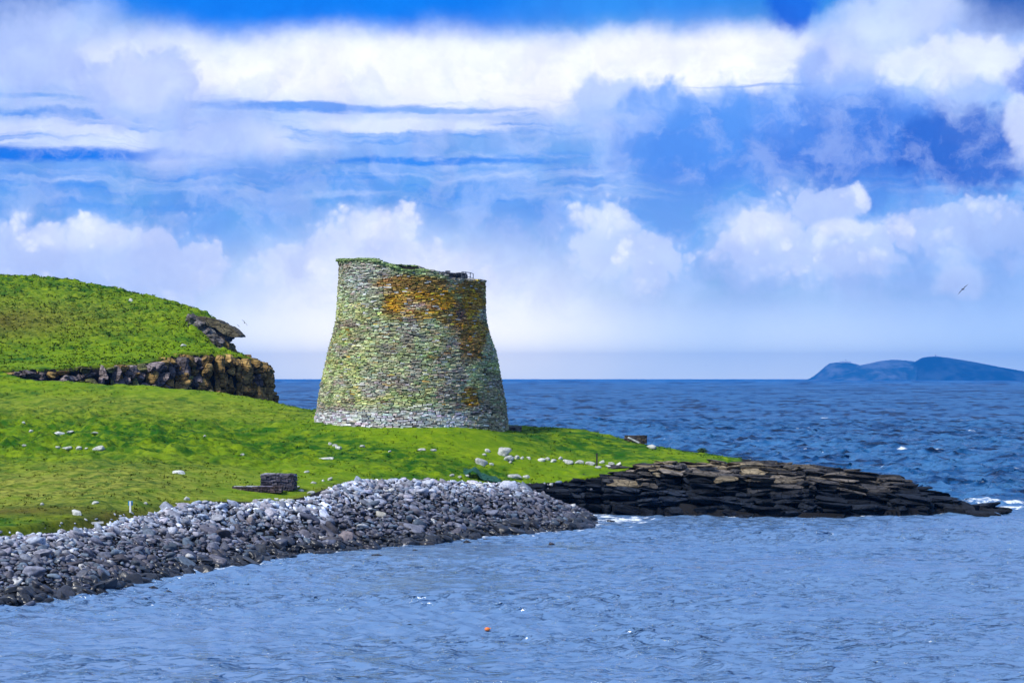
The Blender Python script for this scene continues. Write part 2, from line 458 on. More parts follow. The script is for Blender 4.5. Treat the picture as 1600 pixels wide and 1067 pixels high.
def cobble_mat(name, use_obj):
    m, t, b = new_mat(name); p = geo_pos(t)
    c = t.new('ShaderNodeObjectInfo').outputs['Color'] if use_obj else attr(t, 'Col', 'Color')
    n = t.noise(p, 7, 4, 0.65); k = t.mr(n, 0.3, 0.7, 0.65, 1.3)
    t.put(b.inputs['Base Color'], t.mix(1.0, c, t.comb(k, k, k), 'MULTIPLY'))
    z = t.new('ShaderNodeSeparateXYZ'); t.put(z.inputs[0], p)
    t.put(b.inputs['Roughness'], t.mr(z.outputs[2], 0.35, 1.1, 0.28, 0.8)); b.inputs['Specular IOR Level'].default_value = 0.45
    bump(t, b, n, 0.35, 0.06); return m


def flat_mat(name, rgb, rough=0.6, var=0.25, scale=12, metal=0.0):
    m, t, b = new_mat(name); p = geo_pos(t); n = t.noise(p, scale, 4, 0.6); k = t.mr(n, 0.3, 0.7, 1 - var, 1 + var)
    t.put(b.inputs['Base Color'], t.mix(1.0, (*rgb, 1), t.comb(k, k, k), 'MULTIPLY')); b.inputs['Roughness'].default_value = rough
    b.inputs['Metallic'].default_value = metal; return m


def water_mat():
    m, t, b = new_mat('sea_water'); p = geo_pos(t)
    op = attr(t, 'open'); foam = attr(t, 'foam')
    pr = t.vm('MULTIPLY', p, (0.55, 1.0, 1.0))
    n1 = t.noise(pr, 2.6, 4, 0.6); n2 = t.noise(pr, 9.0, 3, 0.6)
    n0 = t.noise(t.vm('MULTIPLY', p, (0.5, 1.0, 1)), 0.35, 4, 0.6); nf = t.noise(t.vm('MULTIPLY', p, (0.5, 1.0, 1)), 0.045, 4, 0.6)
    base = t.mix(op, (0.115, 0.215, 0.390, 1), t.mix(t.mr(nf, 0.35, 0.65), (0.003, 0.050, 0.175, 1), (0.008, 0.090, 0.255, 1)))
    tn = attr(t, 'wave_shade'); base = t.mix(t.m('MULTIPLY', op, t.mr(tn, 0.25, 0.75)), base, t.mix(0.5, base, (0.09, 0.24, 0.46, 1)))  # light and dark of wave faces painted into base colour and specular
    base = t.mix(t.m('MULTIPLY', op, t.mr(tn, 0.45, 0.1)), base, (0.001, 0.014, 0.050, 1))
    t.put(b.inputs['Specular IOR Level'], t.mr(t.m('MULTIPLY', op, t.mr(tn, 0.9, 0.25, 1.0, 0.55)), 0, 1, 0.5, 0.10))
    fn = t.noise(t.vm('MULTIPLY', p, (0.7, 1, 1)), 1.3, 6, 0.7, 0.8)
    fm = t.mr(t.m('ADD', foam, t.m('MULTIPLY', t.m('SUBTRACT', fn, 0.5), 2.2)), 0.55, 0.90); fm = t.m('MULTIPLY', fm, t.mr(foam, 0.05, 0.25))
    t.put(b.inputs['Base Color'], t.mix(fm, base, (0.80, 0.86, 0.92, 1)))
    ro = t.mr(attr(t, 'far'), 0.0, 1.0, 0.10, 0.42, smooth=False); t.put(b.inputs['Roughness'], t.mix(fm, ro, (0.8, 0.8, 0.8, 1)))
    b.inputs['IOR'].default_value = 1.333
    nr = t.noise(t.vm('MULTIPLY', p, (0.45, 1.45, 1.0)), 1.5, 3, 0.55, 0.4); rdg = t.m('MULTIPLY', t.mr(nr, 0.54, 0.70, smooth=False), 0.20)
    nr2 = t.noise(t.vm('MULTIPLY', p, (0.5, 1.5, 1.0)), 3.4, 3, 0.55, 0.4); rdg = t.m('ADD', rdg, t.m('MULTIPLY', t.mr(nr2, 0.55, 0.72, smooth=False), 0.075))
    wp = t.mr(t.noise(t.vm('MULTIPLY', p, (0.35, 1.0, 1.0)), 0.12, 3, 0.55), 0.36, 0.62, 0.35, 1.55)
    rdg = t.m('MULTIPLY', rdg, wp)
    h = t.m('ADD', t.m('MULTIPLY', n1, 0.020), t.m('ADD', rdg, t.m('MULTIPLY', n2, 0.006)))
    h = t.m('ADD', h, t.m('MULTIPLY', t.m('MULTIPLY_ADD', n0, 0.42, t.m('MULTIPLY', n1, 0.10)), op))
    bump(t, b, h, 1.0, 1.0)
    return m


M_GRASS = grass_mat(); M_ROCK = rock_mat('bedrock', 1.0, 0.8, 0.2); M_CLIFF = rock_mat('cliff_rock', 0.7, 0.9, 0.2, 1.0); M_TOWER = tower_mat()
M_COB = cobble_mat('cobbles', False); M_COBO = cobble_mat('boulder_stone', True); M_WATER = water_mat()
M_PALE = flat_mat('pale_stone', (0.55, 0.56, 0.52), 0.9, 0.3, 6)

# ------------------------------------------------------------------ shore lines (world metres)
WL = [(-260, 972), (-120, 955), (0, 945), (50, 940), (100, 932), (150, 925), (200, 913), (250, 903), (300, 893), (350, 885), (400, 879), (430, 872),
      (455, 865), (500, 864), (540, 860), (600, 853), (650, 850), (700, 845), (750, 840), (800, 835), (850, 830), (900, 828), (925, 818), (935, 807)]
WLW = [((px - 800) * (H * FX / (py - HZ)) / FX, H * FX / (py - HZ)) for px, py in WL]
CR = [(-260, 872, 82), (-120, 858, 84.5), (0, 846, 86), (50, 838, 88), (100, 832, 90), (150, 826, 92), (200, 812, 95), (235, 805, 97), (262, 795, 99), (300, 787, 101),
      (350, 784, 102), (400, 785, 103.5), (440, 784, 104.5), (480, 776, 106.5), (510, 764, 110), (550, 754, 113), (600, 751, 115.5),
      (650, 751, 117), (700, 752, 118), (750, 755, 119), (790, 757, 121)]
CT = [(810, 755, 123.6), (850, 755, 125.4), (900, 747, 127), (950, 741, 128), (1000, 725, 130), (1050, 721, 131), (1100, 722, 132), (1150, 727, 133), (1185, 731, 134.5)]
BK = [(1195, 724, 138), (1150, 0, 144), (1100, 0, 147), (1000, 0, 150), (900, 0, 156), (800, 0, 160), (650, 0, 164), (520, 0, 163), (450, 0, 156), (350, 0, 154.5),
      (233, 0, 155.5), (112, 0, 157), (8, 0, 160), (-200, 0, 170), (-420, 0, 165)]
xy = lambda L: [((a[0] - 800) * a[-1] / FX, a[-1]) for a in L]
LAND = xy(CR) + xy(CT) + xy(BK) + [(-52, 86)]
CRW = [wpt(*a) for a in CR]; CTW = [wpt(*a) for a in CT]
land_f = TPS(CRW + CTW + [wpt(*a) for a in [
    (0, 800, 95), (0, 760, 104), (0, 700, 120), (0, 650, 137), (0, 612, 150), (0, 590, 156), (8, 583, 158), (56, 597, 156), (112, 601, 154), (180, 607, 153.5), (233, 610, 153), (323, 619, 152), (366, 625, 151.5),
    (422, 630, 151), (450, 634, 151), (-260, 820, 90), (-260, 700, 115), (-260, 600, 150), (-420, 570, 160), (-420, 700, 112),
    (250, 740, 108), (250, 680, 125), (250, 640, 142), (130, 740, 107), (120, 690, 122), (430, 740, 115), (430, 700, 127), (430, 660, 140),
    (520, 735, 117), (600, 722, 121), (600, 692, 128), (491, 656, 138.6), (560, 662, 133), (646, 669, 131), (740, 672, 132), (794, 673, 138.6), (800, 674, 143),
    (700, 722, 124), (750, 690, 130), (800, 716, 128.5), (850, 720, 130), (900, 722, 131), (950, 725, 131.2), (900, 735, 128.5),
    (860, 684, 137), (880, 669.5, 142), (930, 675, 142), (990, 690, 142), (1040, 699, 141), (1080, 706, 141), (1130, 713, 140), (1180, 721, 138),
    (900, 705, 134), (1000, 710, 134), (1080, 715, 135)]] +
    [(-7.7, 139, 6.0), (-7.7, 150, 6.2), (-16, 150, 6.9), (3, 150, 5.4), (-12, 162, 6.3), (0, 158, 4.6), (8, 150, 4.4), (14, 145, 3.2), (-22, 153, 7.2)], 0.004)
beach_f = TPS([(x, y, 0) for x, y in WLW] + [(x, y, z) for x, y, z in CRW] + [wpt(800, 763, 122), wpt(850, 782, 124), wpt(900, 797, 125.5), wpt(930, 806, 126)] +
              [(x + 1.5, y - 7, -1.6) for x, y in WLW[::2]] + [(x + 2, y - 25, -4) for x, y in WLW[::3]] + [(x - 1, y + 7, z - .5) for x, y, z in CRW[::2]], 0.01)
# rocky point
PT = [(925, 804), (960, 803), (1000, 804), (1100, 806), (1200, 808), (1300, 808), (1380, 806), (1450, 803), (1500, 801), (1545, 799), (1572, 797)]
PTW = [((a - 800) * (H * FX / (b - HZ)) / FX, H * FX / (b - HZ)) for a, b in PT]
PTB = [(1560, 132), (1530, 135), (1500, 137), (1440, 140), (1380, 142), (1300, 144), (1200, 146), (1100, 146), (1000, 146), (925, 140)]
POINT = PTW + [((a - 800) * Y / FX, Y) for a, Y in PTB]
SK = np.array([(900, 745), (960, 735), (1000, 723), (1060, 719), (1120, 721), (1180, 727), (1240, 731), (1300, 735), (1330, 741), (1400, 746), (1425, 752), (1432, 760), (1455, 766), (1480, 773), (1510, 783), (1545, 790), (1575, 797)], float)
SHF = np.array([(900, 748), (1000, 748), (1030, 755), (1056, 765), (1114, 775), (1200, 782), (1222, 790), (1228, 800), (1240, 790), (1255, 779), (1300, 780), (1350, 786), (1375, 795), (1385, 778), (1420, 775), (1480, 783), (1520, 792), (1575, 798)], float)


def point_h(x, y):
    px = x / y * FX + 800
    front = np.interp(px, [925, 1000, 1100, 1200, 1300, 1380, 1450, 1500, 1572], [126, 125.5, 124.3, 123.1, 123.1, 124.3, 126, 127.3, 129.8])
    d = y - front + 0.7 * vnoise(x * 0.5, y * 0.5, seed=31)
    ztop = H + (HZ - np.interp(px, SK[:, 0], SK[:, 1])) * 134.5 / FX
    zsh = H + (HZ - np.interp(px, SHF[:, 0], SHF[:, 1])) * 126 / FX
    zmid = zsh + (ztop - zsh) * 0.72
    z = zsh + (zmid - zsh) * sstep(2.3, 3.3, d) + (ztop - zmid) * sstep(4.5, 8.5, d)
    back = np.interp(px, [1000, 1300, 1440, 1572], [146, 143, 139, 131])
    z = z - np.clip(y - (back - 4), 0, 10) * 0.45
    return z, d


# brow of the near slope, where it rolls over towards the inlet
RIDGE = np.array([(-400, 548), (-120, 570), (0, 582), (8, 585), (56, 598), (112, 602), (180, 608.5), (233, 611), (323, 620), (366, 626), (422, 631), (450, 634), (491, 641)], float)


def ground(x, y, fine_=False):
    x = np.asarray(x, float); y = np.asarray(y, float)
    s = sdist(x, y, LAND)
    lf = land_f(x, y); pxl = x / np.maximum(y, 1) * FX + 800
    brow = H + (HZ - np.interp(pxl, RIDGE[:, 0], RIDGE[:, 1])) * y / FX - 0.05 - 0.16 * np.clip(y - 152, 0, 20) * sstep(-60, 60, pxl)
    lf = np.where((pxl < 490) & (y > 135), np.minimum(lf, brow), lf)
    left = sstep(1.5, 4.5, x)                               # soft bank on the left, rock edge on the right
    k = 0.5 + 3.0 * left
    le = lf + np.minimum(0, s + 0.19) * k
    # turf lip above the cobbles
    le = le + 0.55 * sstep(0.0, 0.5, s) * sstep(9, 2, s) * (1 - left) * sstep(-17, -23, x)
    bf = beach_f(x, y); dw = seg_dist(x, y, WLW, False)
    bf = np.where(x > 3.5 + 2, np.minimum(bf, -0.3 - 0.3 * (x - 5.5)), bf)
    z = np.maximum(le, np.where(y > 133, -3, bf))
    ins = sdist(x, y, POINT)
    pz, _ = point_h(x, y)
    z = np.maximum(z, np.where(ins > -0.3, pz - 0.75, -3))
    z = np.where(z < -0.8, np.maximum(z, -3), z)
    return z, s


def tussock(x, y, amp):
    wx = x + 0.6 * vnoise(x * .4, y * .4, seed=5); wy = y + 0.8 * vnoise(x * .35, y * .35, seed=9)
    r = 1 - np.abs(fbm(wx * 0.42, wy * 0.62, o=3, seed=3)) * 2
    a = np.clip(vnoise(wx * 0.9, wy * 1.3, seed=12), -0.2, 1)
    b = np.clip(vnoise(wx * 2.1, wy * 2.6, seed=14), -0.1, 1)
    return amp * (0.34 * a + 0.20 * b + 0.15 * r + 0.06 * vnoise(x * 5, y * 5, seed=15) - 0.20)


def grid(x0, x1, y0, y1, st):
    xs = np.arange(x0, x1, st); ys = np.arange(y0, y1, st); X, Y = np.meshgrid(xs, ys); nx, ny = len(xs), len(ys)
    i = np.arange(nx * ny).reshape(ny, nx)
    F = np.stack([i[:-1, :-1], i[:-1, 1:], i[1:, 1:], i[1:, :-1]], -1).reshape(-1, 4)
    return X.ravel(), Y.ravel(), F


# amplitude of the tussocks over the near land
def near_amp(x, y):
    px = x / y * FX + 800
    a = 0.30 + 0.85 * sstep(108, 120, y) * sstep(146, 134, y) * sstep(560, 420, px)
    a = a * (1 - 0.75 * np.exp(-(((px - 400) / 150) ** 2 + ((y - 110) / 8) ** 2)))        # mown path
    a = a * (1 - 0.7 * np.exp(-(((x + 7.7) / 13) ** 2 + ((y - 131) / 5) ** 2)))           # lawn before the tower
    a = a + 0.35 * sstep(560, 640, px) * sstep(1000, 850, px) * sstep(129, 124, y) * sstep(117, 121, y)
    return a


X, Y, F = grid(-66, 38, 68, 172, 0.17)
Z, SDL = ground(X, Y)
X_, Y_ = snap(X, Y, SDL, LAND, .17)
mk_ = (X > 2.5) & (Y < 137); X = np.where(mk_, X_, X); Y = np.where(mk_, Y_, Y)
on = sstep(0.0, 1.2, SDL)
Zg = Z + tussock(X, Y, near_amp(X, Y)) * on
def lit_green_near(x, y):
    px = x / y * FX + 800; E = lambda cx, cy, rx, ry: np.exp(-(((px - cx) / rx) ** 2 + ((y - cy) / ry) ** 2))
    return np.clip(1.0 * E(410, 108, 120, 6) + .9 * E(660, 131, 190, 4) + .8 * E(230, 150, 260, 5) + .6 * E(860, 127.5, 110, 2.5) - 1.0 * E(900, 138, 120, 5) - .9 * E(250, 128, 260, 9) - .6 * E(700, 123, 130, 3), -1, 1)  # near land: lit patches painted brighter green, the other zones darker
def lit_green_head(x, y):
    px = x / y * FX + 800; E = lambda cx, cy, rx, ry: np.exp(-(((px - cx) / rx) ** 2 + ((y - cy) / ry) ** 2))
    return np.clip(1.1 * E(300, 185, 120, 9) + .5 * E(60, 178, 160, 9) - .3 * E(150, 235, 160, 10), -1, 1)  # headland: lit turf above the cliff painted brighter green
# hollow turf steps along the row of stones and above the cobbles
keep = Zg > -1.2
vk = np.zeros(len(X), bool); ff = F[(keep[F]).any(1)]; vk[ff.ravel()] = True
remap = np.cumsum(vk) - 1
PXg = X / Y * FX + 800; PYg = HZ - (Zg - H) * FX / Y
dry = np.exp(-(((X + 27) / 11) ** 2 + ((Y - 103) / 9) ** 2)) * 1.1 + 0.55 * np.exp(-(((X + 33) / 22) ** 2 + ((Y - 143) / 7) ** 2)) + 0.35 * np.exp(-(((X + 19) / 5) ** 2 + ((Y - 113) / 5) ** 2))
brown = 0.9 * np.exp(-(((X + 27) / 9) ** 2 + ((Y - 93.5) / 2.8) ** 2)) + 0.5 * sstep(1.2, 0.1, SDL) * sstep(-3, -10, X)
rockm = sstep(0.30 - .35 * sstep(2, 4, X), -0.1 - .2 * sstep(2, 4, X), SDL) + sstep(1135, 1180, PXg)
rockm = np.maximum(rockm, sstep(.9, .5, Zg) * (X > 4))
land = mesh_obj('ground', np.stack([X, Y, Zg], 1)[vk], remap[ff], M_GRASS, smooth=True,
                attrs={'lush': lit_green_near(X, Y)[vk], 'dry': np.clip(dry, 0, 1)[vk], 'brown': np.clip(brown, 0, 1)[vk], 'rock': np.clip(rockm, 0, 1)[vk]}, kind='structure')


def gz(x, y):
    z, s = ground(np.array([x]), np.array([y])); return float(z[0] + tussock(np.array([x]), np.array([y]), near_amp(np.array([x]), np.array([y])))[0] * sstep(0, 1.2, s)[0])


def at(px, py, y0=84., y1=150.):
    """the point of the land seen at that place from the boat: march along the sight line"""
    ys = np.linspace(y0, y1, 700); xs = (px - 800) * ys / FX; zs = H + (HZ - py) * ys / FX
    z, s = ground(xs, ys); z = z + tussock(xs, ys, near_amp(xs, ys)) * sstep(0, 1.2, s)
    hit = np.nonzero(z >= zs)[0]; i = hit[0] if len(hit) else 400
    return float(xs[i]), float(ys[i]), float(z[i])


# ------------------------------------------------------------------ headland
CE = [(-400, 570, 150), (-120, 585, 155), (3, 579, 158.5), (34, 576.5, 160), (84, 575.5, 163), (141, 571.5, 165), (183, 569, 167), (232, 566, 169), (250, 560, 170.5), (281, 552, 173), (323, 553, 174.5), (366, 554.5, 176.5), (394, 561, 178), (404, 568, 180), (410, 573, 183)]
HB = [(409, 571, 188), (394, 562, 193), (380, 553, 198), (364, 551, 204), (352, 550, 209), (340, 530, 216), (334, 500, 224), (300, 485, 238), (230, 466, 255), (100, 440, 270), (-400, 400, 280)]
HEAD = xy(CE) + xy(HB)
HEADW = wobble(HEAD, .4, 3, .7)
head_f = TPS([wpt(*a) for a in CE + HB + [
    (0, 545, 182), (100, 547, 183), (200, 548, 182), (300, 543, 186), (345, 545, 190), (0, 510, 200), (120, 512, 202), (220, 520, 200), (280, 520, 200), (320, 535, 198), (340, 547, 199), (352, 549.5, 203), (362, 552, 197), (373, 556, 192), (386, 560, 187), (298, 508, 200), (310, 524, 199),
    (0, 470, 222), (100, 478, 220), (200, 490, 214), (260, 497, 212), (300, 503, 209), (0, 431, 246), (60, 435, 244), (120, 440, 241), (200, 456, 235), (228, 465, 232), (260, 475, 229), (300, 487, 224), (330, 496, 218),
    (-200, 425, 250), (-200, 500, 205), (-300, 560, 170), (-400, 400, 262)]] +
    [(-66, 262, 22), (-50, 250, 18), (-40, 245, 14)], 0.003)


def head_z(x, y):
    s = sdist(x, y, HEADW); z = head_f(x, y) + np.minimum(0, s + 0.28) * 6
    return z, s


X, Y, F = grid(-100, -20, 146, 272, 0.26)
Z, SH = head_z(X, Y)
edge = sstep(0, 1.0, SH)
X, Y = snap(X, Y, SH, HEADW, .26)
Zh = Z + tussock(X * 1.3, Y * 1.3, 0.75 * sstep(160, 195, Y) + 0.2) * edge
lump = -0.35 * sstep(1.2, 0.2, SH) * (0.5 + vnoise(X * .6, Y * .6, seed=77))
Zh = Zh + np.where(SH > 0, lump, 0)
keep = Zh > -2
vk = np.zeros(len(X), bool); ff = F[(keep[F]).any(1)]; vk[ff.ravel()] = True; remap = np.cumsum(vk) - 1
dry = 0.75 * np.exp(-(((X + 60) / 16) ** 2 + ((Y - 208) / 18) ** 2))
brown = 0.95 * np.exp(-(((X + 62) / 11) ** 2 + ((Y - 203) / 14) ** 2)) + 0.35 * sstep(1.5, 0.1, SH)
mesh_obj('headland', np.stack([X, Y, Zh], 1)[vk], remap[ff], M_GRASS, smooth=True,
         attrs={'lush': lit_green_head(X, Y)[vk], 'dry': np.clip(dry, 0, 1)[vk], 'brown': np.clip(brown, 0, 1)[vk], 'rock': sstep(-0.12, -0.4, SH)[vk]}, kind='structure')

# ------------------------------------------------------------------ rock blocks
CG, CF = cubegrid(5)
def rounded(v, p):
    r = (np.abs(v) ** p).sum(-1, keepdims=True) ** (1 / p); return v / r * 1.05


def blocks(pos, scl, rot, seed, disp=0.16, p=7, facets=0.0):
    n = len(pos); base = rounded(CG, p)
    v = np.broadcast_to(base, (n,) + base.shape).copy()
    off = np.arange(n)[:, None] * 13.7
    for ax in range(3):
        v[..., ax] += disp * fbm(base[None, :, 0] * 1.3 + off, base[None, :, 1] * 1.3 + off * .3, base[None, :, 2] * 1.3 + ax * 9.1, o=3, seed=seed + ax * 3)
    r2 = np.random.default_rng(seed)
    for _ in range(6):
        nn = r2.normal(0, 1, (n, 3)) * [1, 1, .8]; nn /= np.linalg.norm(nn, axis=1, keepdims=True); dd = r2.uniform(.72, 1.05, (n, 1))
        ov = np.maximum(0, np.einsum('nki,ni->nk', v, nn) - dd); v = v - ov[..., None] * nn[:, None, :]
    sh = r2.normal(0, 0.16, (n, 4))
    x, y, z = v[..., 0].copy(), v[..., 1].copy(), v[..., 2].copy()
    v[..., 0] = x + sh[:, :1] * z; v[..., 1] = y + sh[:, 1:2] * z; v[..., 2] = z + sh[:, 2:3] * x * .6 + sh[:, 3:4] * y * .6
    V_, F_ = scatter(v, CF, pos, scl, rot)
    return V_, F_


def along(pts, step):
    """resample a polyline: positions, tangents"""
    P = np.array(pts, float); d = np.r_[0, np.cumsum(np.hypot(*np.diff(P[:, :2], axis=0).T))]
    s = np.arange(0, d[-1], step); q = np.stack([np.interp(s, d, P[:, i]) for i in range(P.shape[1])], 1)
    t = np.gradient(q[:, :2], axis=0); t /= np.linalg.norm(t, axis=1, keepdims=True) + 1e-9
    return q, t, s


# headland cliff: columns of jointed blocks under the turf edge
cr_ = np.random.default_rng(21)
path = [wpt(*a) for a in CE[2:]] + [wpt(*a) for a in HB[:5]]
q, tg, ss = along(path, 0.25)
pos, scl, rot, cc = [], [], [], []
s0 = 0.0
while s0 < ss[-1]:
    wd = cr_.uniform(0.4, 1.15); i = min(len(ss) - 1, int((s0 + wd / 2) / 0.25)); x, y, zt = q[i]; t = tg[i]
    nrm = np.array([t[1], -t[0]])
    zt = float(head_z(np.array([x - nrm[0] * .5]), np.array([y - nrm[1] * .5]))[0][0])
    px = x / y * FX + 800
    deep = cr_.choice([0.0, 0.25, 0.55, 0.9], p=[.42, .34, .16, .08])
    if abs(px - 316) < 5: deep = 1.5
    ang = math.atan2(t[1], t[0]); z = zt - 0.25 + cr_.uniform(-.2, .05)
    zl = 5.0 if px > 300 else 6.5
    if y > 181: zl = -1
    k = 0
    while z > zl:
        hh = cr_.uniform(0.35, 1.5) if px > 150 else cr_.uniform(.3, .7)
        out = 0.55 + k * 0.03 + cr_.normal(0, 0.13) - deep
        pos.append((x + nrm[0] * (out - .9), y + nrm[1] * (out - .9), z - hh / 2)); scl.append((wd * .58, 1.2 + cr_.uniform(0, .4), hh * .58)); rot.append((cr_.normal(0, .08), cr_.normal(.14, .12), ang + cr_.normal(0, .22)))
        f = cr_.uniform(0.6, 1.35)
        warm = sstep(230, 380, px) * 0.70 + 0.2
        if cr_.random() < warm: c = np.array([.34, .22, .075])
        elif cr_.random() < .25: c = np.array([.20, .20, .075])
        else: c = np.array([.20, .165, .165])
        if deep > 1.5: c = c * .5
        cc.append(c * f); z -= hh * .97; k += 1
    s0 += wd * .95
Vb, Fb = blocks(np.array(pos), np.array(scl), np.array(rot), 5, 0.2, 9)
mesh_obj('cliff', Vb, Fb, M_CLIFF, col=np.repeat(np.array(cc), len(CG), 0), kind='structure')

# crag with a jutting beak above it
def prism(outline, y0, y1, nsub=5, amp=0.25, seed=0, fr=0.8):
    """a solid: outline in the XZ plane given real depth between y0 and y1, then roughened"""
    import bmesh
    bm = bmesh.new(); vs = [bm.verts.new((a, y0, b)) for a, b in outline]; f = bm.faces.new(vs)
    ex = bmesh.ops.extrude_face_region(bm, geom=[f]); up = [e for e in ex['geom'] if isinstance(e, bmesh.types.BMVert)]
    cx = sum(a for a, b in outline) / len(outline); cz = sum(b for a, b in outline) / len(outline)
    for v in up: v.co.y = y1; v.co.x = cx + (v.co.x - cx) * .8; v.co.z = cz + (v.co.z - cz) * .85
    bmesh.ops.triangulate(bm, faces=bm.faces[:])
    for _ in range(nsub):
        es = [e for e in bm.edges if e.calc_length() > 0.35]
        if not es: break
        bmesh.ops.subdivide_edges(bm, edges=es, cuts=1); bmesh.ops.triangulate(bm, faces=bm.faces[:])
    bmesh.ops.recalc_face_normals(bm, faces=bm.faces[:])
    bm.verts.index_update(); bm.normal_update()
    co = np.array([v.co[:] for v in bm.verts]); no = np.array([v.normal[:] for v in bm.verts]); fc = np.array([[v.index for v in f.verts] for f in bm.faces]); bm.free()
    d = fbm(co[:, 0] * fr, co[:, 1] * fr, co[:, 2] * fr * 2.2, o=4, seed=seed)
    st2 = np.round(d * 4) / 4 * .6 + d * .4
    return co + no * (st2 * amp)[:, None], fc


def outl(pts, Y): return [((a - 800) * Y / FX, H + (HZ - b) * Y / FX) for a, b in pts]


parts = []
def addp(v, f, c):
    parts.append((v, f, np.tile(np.array(c, float), (len(v), 1))))
YB = 204.
addp(*prism(outl([(306, 496), (320, 495), (338, 499), (346, 501), (350, 506), (359, 508.5), (367, 513), (374, 518.5), (380, 524), (380.5, 527.2), (370, 527.4), (361, 526), (352, 521), (342, 514), (326, 508)], YB), YB - 2.2, YB + 4.5, 4, .14, 3, .9), (.15, .125, .075))
addp(*prism(outl([(300, 500), (316, 499), (340, 508), (351, 517), (361, 525), (362, 528.5), (356, 530), (356, 534), (351, 535), (343, 532), (330, 522), (312, 510)], YB), YB - 1.6, YB + 5, 4, .22, 4, .9), (.10, .085, .09))
addp(*prism(outl([(310, 505), (328, 505), (340, 518), (350, 533), (352, 545), (344, 546), (330, 535), (318, 520)], YB), YB - 2.0, YB + 5, 4, .22, 6, .9), (.19, .19, .185))
addp(*prism(outl([(351, 533), (358, 534), (361.5, 539), (361, 545), (358, 549), (349, 549), (347, 542)], YB), YB - 2.0, YB + 4, 4, .16, 8, .9), (.26, .18, .055))
cp, csl, cro, ccl = [], [], [], []
for k in range(60):
    a = cr_.uniform(); b = cr_.uniform(-1, 1)
    px = 300 + a * 44; py = 501 + a * 36 + b * 5; y_ = YB - 1.8 + cr_.uniform(-.8, 1.0)
    x, y, z = wpt(px, py, y_); cp.append((x, y, z)); sz = cr_.uniform(.35, .8); csl.append((sz, sz * 1.1, sz * .55)); cro.append(cr_.normal(0, .25, 3) + [0, .5, 0])
    ccl.append(np.array([(.17, .15, .14), (.12, .105, .085), (.24, .23, .22)][cr_.integers(3)]) * cr_.uniform(.6, 1.3))
vb, fb = blocks(np.array(cp), np.array(csl), np.array(cro), 15, .2, 6)
allv, allc, tri = [], [], []; n0_ = 0
for v, f, c in parts: allv.append(v); allc.append(c); tri.append(f + n0_); n0_ += len(v)
allv.append(vb); allc.append(np.repeat(np.array(ccl), len(CG), 0))
mesh_obj('rock_outcrop', np.concatenate(allv), [np.concatenate(tri), fb + n0_], M_CLIFF, col=np.concatenate(allc), kind='structure')

# ------------------------------------------------------------------ rocky point: beds of jointed slabs
pr_ = np.random.default_rng(33)
pos, scl, rot, cc = [], [], [], []
def rock_col(z, px, y):
    n = float(vnoise(px * .02, y * .5, z * .8, seed=55))
    t = float(sstep(2.25, 2.8, z + n * .4 + (0.45 if px > 1180 else 0) + (.45 if px > 1320 else 0)))
    if px > 1410: t *= .12
    if px < 955: t *= .1
    dark = np.array([.008, .0115, .019]) * (1 + 1.3 * max(0, n))
    pale = [np.array([.20, .165, .12]), np.array([.13, .12, .115]), np.array([.27, .23, .19]), np.array([.07, .065, .065])][pr_.integers(4)]
    if px < 1180 and z > 2.3 and pr_.random() < .5: pale = np.array([.30, .24, .15])
    pale = pale * (.50 if px > 1180 else .78)
    return (dark * (1 - t) + pale * t) * pr_.uniform(.65, 1.35)
BEDS = np.cumsum(np.random.default_rng(8).uniform(.2, .62, 40)) - 8.0
x = 0.5
while x < 36.5:
    wd = pr_.choice([pr_.uniform(.45, .9), pr_.uniform(.9, 2.1)]); yf = np.interp(x + wd / 2, [p[0] for p in PTW], [p[1] for p in PTW]) if x > 5.5 else np.interp(x, [0.5, 5.6], [124.2, 126])
    y = yf + pr_.uniform(-.3, .2)
    while y < 146:
        dp = pr_.uniform(0.7, 1.6); xc, yc = x + wd / 2, y + dp / 2
        px = xc / yc * FX + 800
        if x < 5.5:                                   # low cliff below the turf, left part
            inl = sdist(np.array([xc]), np.array([yc]), LAND)[0]
            if inl > 0.7: break
            top = float(land_f(xc, min(yc + 1, 128))) - .35; d = 0
            if yc < 124 and xc < 2: y += dp; continue
        else:
            inside_l = sdist(np.array([xc]), np.array([yc]), LAND)[0]
            if inside_l > 1.0: break
            hz, d = point_h(np.array([xc]), np.array([yc])); top = float(hz[0]); d = float(d[0])
            if sdist(np.array([xc]), np.array([yc]), POINT)[0] < -.8 and yc > 130: break
        top += pr_.normal(0, .15) - 0.06
        if x > 5.5 and inside_l > -1.4: top = max(top, float(land_f(xc, yc + .5)) - .10 + pr_.normal(0, .06))
        kmax = 9 if (y - yf) < 9 else 2; k = 0; dip = -.045 * xc + .03 * yc + .35 * float(vnoise(xc * .22, yc * .2, seed=17))
        lv = [L + dip + 3 for L in BEDS]; z = top
        li = [L for L in lv if L < top - .12]; z_hi = top
        while z_hi > -.7 and k < kmax:
            z_lo = max(li) if li else z_hi - .4
            li = [L for L in li if L < z_lo - .01]; hh = min(z_hi - z_lo, 1.1)
            ox = pr_.normal(0, .05); oy = pr_.normal(0, .10) - k * .05 + (.28 if int(round((z_lo - dip) * 7)) % 3 == 0 else 0)
            pos.append((xc + ox, yc + oy, (z_hi + z_lo) / 2)); scl.append((wd * .55, dp * .62, hh * .50)); rot.append((pr_.normal(-.05, .08), pr_.normal(.05, .07), pr_.normal(.05, .25)))
            cc.append(rock_col(z_hi, px, yc)); z_hi = z_lo; k += 1
        y += dp * .9
    x += wd * .92
